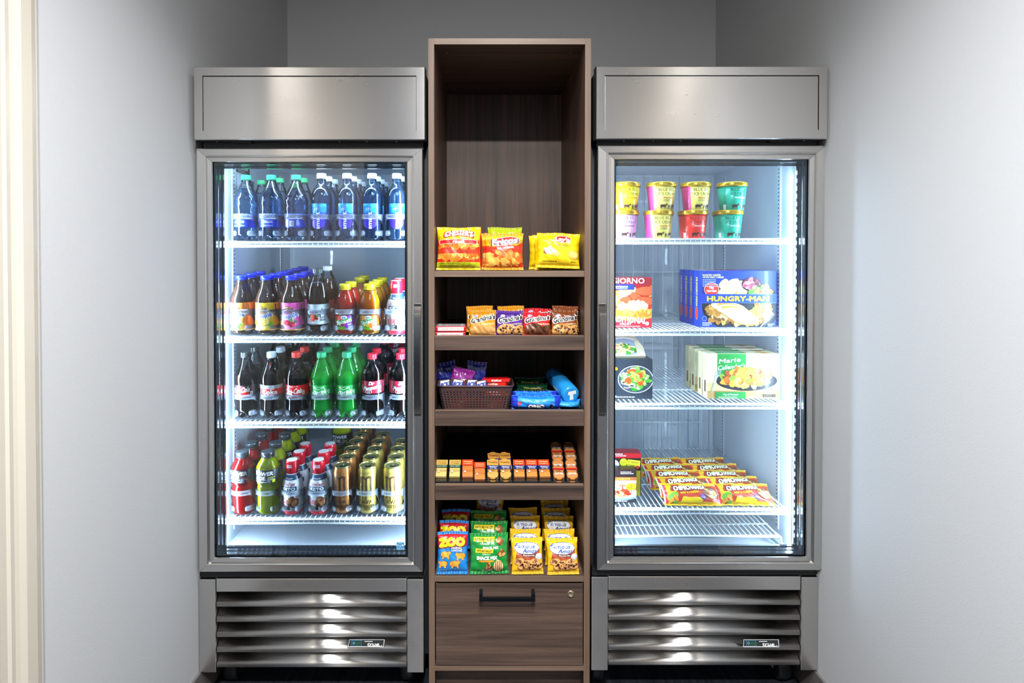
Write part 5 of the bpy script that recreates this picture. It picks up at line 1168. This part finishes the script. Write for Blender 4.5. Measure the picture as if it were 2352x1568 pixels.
for c_, (px0, nm) in enumerate(((1590, 'left'), (1713, 'right'))):
    for r in range(5):
        y = 1.882+.0625*r; x = XX(px0, 1.905, 1150)-(.006*r if c_ == 0 else .009*r)+(.006 if r % 2 else -.004)
        put(BG['chimi'], (x, y, zf+.004+.0*r), (-math.radians(60), 0, math.radians((-2, 2, -3, 1, 3)[r])), 'yellow and red chimichanga pack, %s in the %s overlapping row' % (('frontmost', 'second back', 'third back', 'fourth back', 'rearmost')[r], nm), 'frozen burrito', 'chimichanga packs, %s row' % nm)

# ================================================================ SNACKS IN THE CABINET
bag('fries', 1053, 621, 1.835, 6, -4, 0, 'yellow and red fries snack bag at the left end of the chips shelf', zfix=zA+.001)
bag('redbag', 1062, 621, 1.892, 8, 3, 0, 'red snack bag mostly hidden behind the yellow and red fries bag', zfix=zA+.001)
G = 'orange corn chip bags'
for i, (px, y, l, t) in enumerate(((1157, 1.832, 8, -3), (1150, 1.876, 8, 6), (1158, 1.921, 7, -2))): bag('corn', px, 620, y, l, t, 0, 'orange and red corn chip bag, %s of three in the middle pile' % ('front', 'middle', 'back')[i], zfix=zA+.001, group=G)
bag('lime', 1160, 620, 2.02, 4, 2, 0, 'lime green chip bag standing tallest behind the corn chips', zfix=zA+.001)
for i, (px, y, l, t, r) in enumerate(((1281, 1.832, 12, -3, 2), (1276, 1.882, 8, 4, 0), (1262, 1.93, 6, -4, 0), (1272, 1.985, 5, 5, -2))): bag('classic', px, 620, y, l, t, r, 'yellow potato chip bag, %s in the right-hand pile' % ('frontmost', 'second', 'third', 'rearmost')[i], zfix=zA+.001+(.006 if r else 0), group='yellow potato chip bags')
fl = TR['B']
for key, px, t, g, d in (('g_pb', 1108, -3, 'peanut butter cookie bags', 'golden peanut butter cookie bag'), ('g_purple', 1171, 2, 'purple cookie bags', 'purple oatmeal cookie bag'), ('g_red', 1233, -2, 'red cookie bags', 'red chocolate cookie bag'), ('g_brown', 1297, 3, 'brown cookie bags', 'brown chocolate chip cookie bag')):
    for i in range(2):
        k2 = 'g_pb' if key == 'g_purple' and i else key
        bag(k2, px-(8 if i and key == 'g_pb' else 0)+(2 if i else 0), 770, 1.836+.036*i, 12, t*(1-2*i), 0, '%s, %s, on the cookie tray' % (d, ('front' if i == 0 else 'directly behind its match')) if k2 == key else 'golden cookie bag behind the purple cookie bag', 'cookie bag', zfix=fl+.0005+(.010 if i else 0), group=g if k2 == key else None)
# flat mint tins
for i in range(2):
    m = MB(); rdm = mat('tin_red', '#b8182a', .3, coat=.4); m.box(-.048, .048, 0, .07, 0, .017, rdm, .003); A = Art(); A.rrect(-44, 5, 44, 65, 6, INK('#9aa0a6'))
    for k, s in enumerate(('ALTOIDS', 'ALTOIDS', 'ALTOIDS')): A.rect(-38, 14+k*17, 38, 25+k*17, INK('#e8e8e8')); A.text(s, 0, 19.5+k*17, 7, INK('#7a1018'), 60, bold=.04)
    A.emit(m, lambda u, v, l: Vector((u, v, .0171+l))); B_ = Art(); B_.rect(-40, 3, 40, 14, INK('#efe9e4')); B_.text('CURIOUSLY STRONG MINTS', 0, 8.5, 4, INK('#b8182a'), 60); B_.emit(m, lambda u, v, l: Vector((u, -.0002-l, v)))
    put(m.build('mint_tin'), (XX(1034, 1.83, 760)+(.002 if i else 0), 1.826, fl+.0003+i*.0174), (0, 0, math.radians(1.5*i)), 'flat red and white mint tin, %s of the pair left of the cookies' % ('lower', 'upper')[i], 'mint tin', 'stacked mint tins')
# woven basket
fl = TR['C']
bx = (XX(998, 1.83, 895)+XX(1182, 1.83, 895))/2+.003; t = empty('plastic_basket', (bx, 1.885, fl+.0003)); tag(t, 'brown woven-pattern plastic basket of candy at left of its tray', 'basket')
bk = mat('brown_plastic', '#4c3836', .45)
tw, td, bw, bd, bh = .117, .060, .104, .048, .076
def loop(k, n=11):
    w_, d_ = bw+(tw-bw)*k, bd+(td-bd)*k; r = .018; pts = []
    for cx, cy_, a0 in ((w_-r, d_-r, 0), (-w_+r, d_-r, 90), (-w_+r, -d_+r, 180), (w_-r, -d_+r, 270)):
        for i in range(5): a = math.radians(a0+22.5*i); pts.append((cx+r*math.cos(a), cy_+r*math.sin(a)))
    return pts
m = MB()
def band(k0, k1, mb, th=.0016):
    A0, A1 = loop(k0), loop(k1); n = len(A0); b = bmesh.new()
    for s in (0, 1):
        L0 = [b.verts.new((x*(1-th*s/.1), y*(1-th*s/.05), bh*k0)) for x, y in A0]; L1 = [b.verts.new((x*(1-th*s/.1), y*(1-th*s/.05), bh*k1)) for x, y in A1]
        for i in range(n): b.faces.new((L0[i], L0[(i+1) % n], L1[(i+1) % n], L1[i]))
        if s: 
            for i in range(n): b.faces.new((L0[i], L0[(i+1) % n], pr0[(i+1) % n], pr0[i])); b.faces.new((L1[i], L1[(i+1) % n], pr1[(i+1) % n], pr1[i]))
        pr0, pr1 = L0, L1
    mb.merge(b, bk)
band(0, .10, m); 
for k in range(7): band(.10+k*.105+.045, .10+k*.105+.105, m)
def rib(x0, y0, x1, y1, wx, wy):
    b = bmesh.new(); V = [b.verts.new(p) for p in ((x0-wx, y0-wy, .002), (x0+wx, y0+wy, .002), (x1+wx, y1+wy, bh*.86), (x1-wx, y1-wy, bh*.86))]; b.faces.new(V); m.merge(b, bk)
for i in range(21): f = -1+2*(i+.5)/21; [rib(f*(bw-.008), s*bd*.995, f*(tw-.008), s*(bd+(td-bd)*.86)*.995, .0026, 0) for s in (-1, 1)]
for i in range(9): f = -1+2*(i+.5)/9; [rib(s*bw*.995, f*(bd-.008), s*(bw+(tw-bw)*.86)*.995, f*(td-.01), 0, .0026) for s in (-1, 1)]
m.box(-bw+.01, bw-.01, -bd+.006, bd-.006, .0, .0015, bk)
m.build('woven_body', t)
m = MB(); band(.84, 1.0, m); pts = [Vector((x*1.01, y*1.02, bh)) for x, y in loop(1.0)]; m.tube(pts, .0026, bk, 8, True); m.build('rim', t)
def bar(name, wd, hg, dp, base, art):
    m = MB(); fm = foil(base); m.box(-wd/2, wd/2, -dp/2, dp/2, 0, hg, fm, min(dp, hg)*.3, seg=3); art.emit(m, lambda u, v, l: Vector((u, -dp/2-.0002-l, v)), clip=(-wd*500, wd*500, 1, hg*1000-1))
    for s in (-1, 1): m.box(s*wd/2-.004, s*wd/2+.004, -.001, .001, .002, hg-.002, fm)
    return m.build(name)
A = Art(); A.rect(-40, 0, 40, 40, INK('#3a1a18')); A.poly([(-14, 3), (14, 3), (16, 27), (-12, 27)], W); A.text('SNICKERS', 4, 15, 13, INK('#1c3aa8'), 60, bold=.06, shear=.3, rot=6); A.line([(-16, 30), (16, 30)], 1.5, rd)
sn = bar('chocolate_bar', .034, .03, .016, '#3a1a18', A)
for i, (dx, r) in enumerate(((-.094, -8), (-.060, 10), (-.014, 4), (.018, -6))): put(sn, (bx+dx, 1.845, fl+.0625+(0, .002, .001, -.002)[i]), (-.25, math.radians(r), .1*i), 'brown chocolate bar with blue letters, %s along the basket front' % ('first', 'second', 'third', 'fourth')[i], 'candy bar', 'chocolate bars in the basket')
A = Art(); A.ell(-4, 52, 26, 9, W, rot=.4); A.text('Skittles', -4, 52, 12, INK('#c81e5a'), 44, bold=.06, rot=20); A.blobs(-20, 40, 8, 16, 14, 5, [INK('#f7d81c'), INK('#3aa82a'), INK('#f08a1a'), INK('#e02a2a')], 3)
put(pillow('candy_bag', .074, .098, .024, '#9a2a9c', A, seed=31, seal=.007), (bx-.062, 1.878, fl+.026), (-.15, .3, .1), 'purple candy bag leaning in the brown basket', 'candy bag')
nb = pillow('candy_bag', .066, .118, .012, '#1c2a8c', Art().rect(-40, 70, 40, 74, INK('#2c3ca8')), seed=32, seal=.012)
refresh()
put(nb, (bx-.077, 1.915, fl+.02), (-.1, -.2, .1), 'dark blue candy bag behind the purple bag, tilted left', 'candy bag', 'dark blue candy bags')
put(nb, (bx-.006, 1.905, fl+.022), (-.05, .08, -.05), 'dark blue candy bag standing upright in the basket middle', 'candy bag', 'dark blue candy bags')
A = Art(); A.rect(-40, 1, 40, 12, INK('#f02a20')); A.text('KitKat', 0, 6, 6, W, 30, bold=.05)
kk = bar('wafer_bar', .082, .011, .03, '#d8181c', A)
for i in range(5): put(kk, (bx+.058+(.004, -.004, .003, -.002, .006)[i], 1.875+(0, .002, -.002, .004, 0)[i], fl+.0355+i*.0114), (.0, .0, math.radians((3, -4, 2, -6, 5)[i])), 'red wafer bar in the basket, layer %s counted from the bottom' % ('one', 'two', 'three', 'four', 'five')[i], 'candy bar', 'red wafer bars')
for i in range(6): put(kk, (bx+(-.044, .044, -.043, .042, -.04, .046)[i], 1.866+(0, 0, .034, .034, .01, .012)[i], fl+.004+.0125*(i > 3)), (0, 0, math.radians((9, -7, 5, -4, 10, -8)[i])), 'red wafer bar lying at the bottom of the brown basket', 'candy bar', 'buried wafer bars')
# sandwich cookie packs
A = Art(); A.rect(-70, 0, 70, 40, INK('#1f7fe0')); A.rect(-70, 22, 70, 40, INK('#2f9cf0')); A.rect(-70, 0, -52, 40, INK('#2038c0')); A.rect(52, 0, 70, 40, INK('#2038c0')); A.poly([(-50, 24), (-38, 24), (-50, 8)], INK('#e04a4a')); A.text('OREO', 0, 12, 12, INK('#10208a'), 48, bold=.14); A.text('OREO', 0, 12, 12, W, 44, bold=.07); A.blobs(42, 10, 10, 6, 5, 6, [K, W], 3)
A.it = [([(x*1.08, y*1.1) for x, y in v], f, m_, l) for v, f, m_, l in A.it]
ore = pillow('sandwich_cookie_pack', .152, .044, .05, '#1e6ee0', A, seed=41, seal=.004, zig=False, pinch=-.02)
A = Art(); A.rect(-60, 0, 60, 40, INK('#0e4a2a')); A.blobs(30, 14, 12, 8, 14, 5, FOOD['meat'], 3); A.lines(-6, 20, 50, 2, 6, 3, INK('#c8c020'), 5)
grn = pillow('granola_bar_pack', .108, .036, .034, '#0e4a2a', A, seed=42, seal=.004, zig=False)
refresh()
ox = XX(1231, 1.845, 930)
for i in range(2): put(ore, (ox+(0, -.004)[i], 1.848+.052*i, fl+.0005), (0, 0, math.radians(-1+3*i)), 'blue sandwich cookie pack, %s of the two right of the basket' % ('front', 'rear')[i], 'cookie pack', 'blue sandwich cookie packs')
for i in range(3): put(grn, (XX(1224, 1.93, 900)+(0, .003, -.004)[i], 1.955+.037*i, fl+.012*(i+.1)), (-.1, 0, math.radians(2*i-2)), 'dark green snack pack, %s behind the blue cookie packs' % ('first', 'second', 'third')[i], 'snack pack', 'dark green packs')
# cookie sleeve leaning, with a clear white mark on its end
t = empty('cookie_sleeve', (XX(1311, 1.86, 920), 1.85, fl+.043), (math.radians(11), 0, math.radians(14))); tag(t, 'long blue cookie sleeve leaning back at the right, white mark on its end', 'cookie pack')
m = MB(); A = Art(); A.rect(-60, 20, 60, 90, INK('#2a9be8')); A.rect(-14, 30, 14, 80, INK('#e6eef4')); A.lines(0, 76, 22, 12, 4, 1.6, INK('#3a4a5a'), 4); A.rect(-60, 100, 60, 150, INK('#1a3a6a')); A.text('CHIPS', 40, 60, 12, W, 40, bold=.05, rot=90)
mt = Matrix.Rotation(-PI/2, 4, 'X')
m.lathe(mm([(0, 20), (1.5, 25), (5, 28), (60, 28.6), (130, 28.6), (165, 26), (178, 16), (186, 12)]), foil('#2a9be8'), 28, mtx=mt)
A.emit(m, lambda u, v, l: mt @ Vector(((.0288+l)*math.sin(u/.0288+PI), -(.0288+l)*math.cos(u/.0288+PI), v)), 5, clip=(-89, 89, 6, 129)); m.build('wrapper', t)
A = Art(); A.poly([(-10, 12), (14, 16), (16, 4), (6, 3), (8, -14), (-4, -16), (-5, 0), (-12, 2)], W); m = MB(); A.emit(m, lambda u, v, l: Vector((u, -.0004-l*2, v))); m.build('printed_end', t)
put(pillow('cookie_tray_pack', .092, .028, .06, '#2a8fe0', Art().rect(-46, 5, 46, 22, INK('#3aa8ee')), seed=51, seal=.004, zig=False), (XX(1300, 1.86, 930), 1.865, fl+.0005), (0, 0, -.05), 'flat blue cookie pack under the leaning blue sleeve', 'cookie pack')
# cracker packs
fl = TR['D']
def crackers(kind):
    t = empty('cracker_pack'); wd, dp, L = .037, .030, .068
    rnd = kind in ('toast', 'pb'); cc = {'cheese': '#e88a1e', 'cream': '#e6c46a', 'toast': '#dfa240', 'orange': '#e8801a', 'pb': '#d98a3c'}[kind]; cm = mat('cracker_'+kind, cc, .7)
    m = MB()
    for k in range(3):
        z = .004+k*.0222
        for j in range(2):
            if rnd: m.lathe([(0, .015), (.002, .0172), (.0075, .0172), (.0092, .015)], cm, 20, mtx=Matrix.Translation((0, -.001-j*.0, z+.0105))@Matrix.Rotation(PI/2, 4, 'X')@Matrix.Translation((0, 0, .002-j*.0125)))
            else: m.box(-.0162, .0162, -.0125+j*.0135, -.0015+j*.0135, z, z+.0205, cm, .0015)
    m.build('crackers', t)
    m = MB(); m.box(-wd/2, wd/2, -dp/2, dp/2-.002, 0, L, WRAP, .004)
    for e in (0, 1): m.grid(lambda u, v: Vector((u, .002*math.sin(u*900), v)), [-wd/2+wd*i/16 for i in range(17)], ([-.006, 0], [L, L+.005])[e], WRAP)
    A = Art()
    if kind in ('cheese', 'orange'): A.rect(-18, 44, 18, 68, INK('#e0451c')); A.text('Cheese', 0, 60, 6, INK('#ffd9a0'), 26, bold=.02); A.text('Crackers', 0, 52, 5, INK('#ffd9a0'), 26)
    if kind in ('cheese', 'toast'): A.rect(-18, 30, 18, 44, INK('#1c2e78')); A.text('PEANUT', 2, 39, 4.5, W, 26, bold=.03); A.text('BUTTER', 2, 33, 3.6, W, 20)
    if kind == 'toast': A.rect(-18, 44, 18, 66, INK('#e6a24a')); A.text('Toasty', 0, 57, 8, INK('#6a3210'), 30, bold=.03)
    if kind == 'cream': A.rect(-18, 46, 18, 66, INK('#e2b45a')); A.text('Grilled', 0, 60, 5, INK('#5a3210'), 28); A.text('Cheese', 0, 53, 5, INK('#5a3210'), 28, bold=.03); A.rect(-18, 36, 18, 46, INK('#1c4a2a')); A.text('SOUR CREAM', 0, 41, 4, W, 30)
    if kind == 'pb': A.rect(-18, 30, 18, 36, INK('#c8201c')); A.text('NUTTER', 0, 48, 6, W, 24, bold=.04); A.text('NUTTER', 0, 14, 6, W, 24, bold=.04)
    A.ell(-8, 20, 3.5, 3, INK('#d8d0c8')) if kind != 'pb' else None
    A.emit(m, lambda u, v, l: Vector((u, -dp/2-.0003-l, v)), clip=(-18, 18, 1, 67)); m.build('wrapper', t); return t
CK = {k: crackers(k) for k in ('cheese', 'cream', 'toast', 'orange', 'pb')}
refresh()
CN = dict(cheese='orange cheese and peanut butter cracker pack', cream='pale grilled cheese cracker pack', toast='golden round toast cracker pack', orange='plain orange cheese cracker pack', pb='round peanut sandwich cookie pack')
seq = [(1013, 'cream', 0), (1044, 'cream', 0), (1074, 'orange', 0), (1102, 'orange', -.016), (1132, 'toast', .0), (1162, 'toast', 0), (1193, 'cheese', 0), (1222, 'cheese', 0), (1252, 'cheese', 0), (1284, 'pb', -.004), (1315, 'pb', -.004)]
NTH = ['leftmost', 'second', 'third', 'fourth', 'fifth', 'middle', 'seventh', 'eighth', 'ninth', 'tenth', 'rightmost']
for i, (px, k, dz) in enumerate(seq):
    put(CK[k], (XX(px, 1.824, 1100), 1.822, fl+.0075+dz*.5), (-math.radians(61), 0, math.radians(RND.uniform(-3, 3))), '%s, %s of eleven in the tray front' % (CN[k], NTH[i]), 'cracker pack', 'cracker packs along the front')
for i, (px, k) in enumerate(((1280, 'pb'), (1311, 'pb'), (1136, 'toast'), (1164, 'toast'))):
    put(CK[k], (XX(px, 1.9, 1090), 1.888 if i < 2 else 1.876, fl+.016+(.022 if i < 2 else -.006)), (-math.radians(60), 0, .05*i), '%s behind the front row, %s' % (CN[k], ('left of two', 'right of two')[i % 2]), 'cracker pack', 'cracker packs in the second row')
# bottom shelf: four columns of bags
def col(key, px, n, y0, pitch, label, cat, group, lean=14, zs=(0, 0, 0, 0, 0), dx=-2, jit=3):
    q = random.Random(px)
    for i in range(n):
        put(BG[key], (XX(px, y0, 1322)+(q.uniform(-.003, .003) if i else 0), y0+pitch*i, zE+.002+zs[i]), (-math.radians(lean), math.radians(q.uniform(-1, 1) if i else 0), math.radians(q.uniform(-jit, jit))), '%s, %s in its column, lowest open shelf' % (label, ('frontmost', 'second', 'third', 'fourth', 'fifth')[i]), cat, group)
zt_ = 0
col('zoo', 1039, 3, 1.797, .064, 'red and blue animal cracker bag', 'cracker bag', 'animal cracker bags', 16, (0, .006, .014))
col('trail', 1124, 3, 1.799, .064, 'green snack mix bag', 'snack bag', 'green snack mix bags', 14, (0, .008, .014), 0)
AZ = (0, .001, .018, .021, .024)
col('amos', 1212, 4, 1.797, .056, 'yellow cookie bag beside the green bags', 'cookie bag', 'yellow cookie bags, left column', 18, AZ)

col('amos', 1294, 5, 1.795, .056, 'yellow cookie bag beside the right panel', 'cookie bag', 'yellow cookie bags, right column', 18, AZ)
bag('amos', 1122, 1322, 2.03, 10, -6, 3, 'yellow cookie bag standing behind the green snack mix bags', 'cookie bag', zfix=zE+.05)
refresh()
for d in (PN, BG, CK):
    for o in d.values():
        if o.name not in used: kill(o)
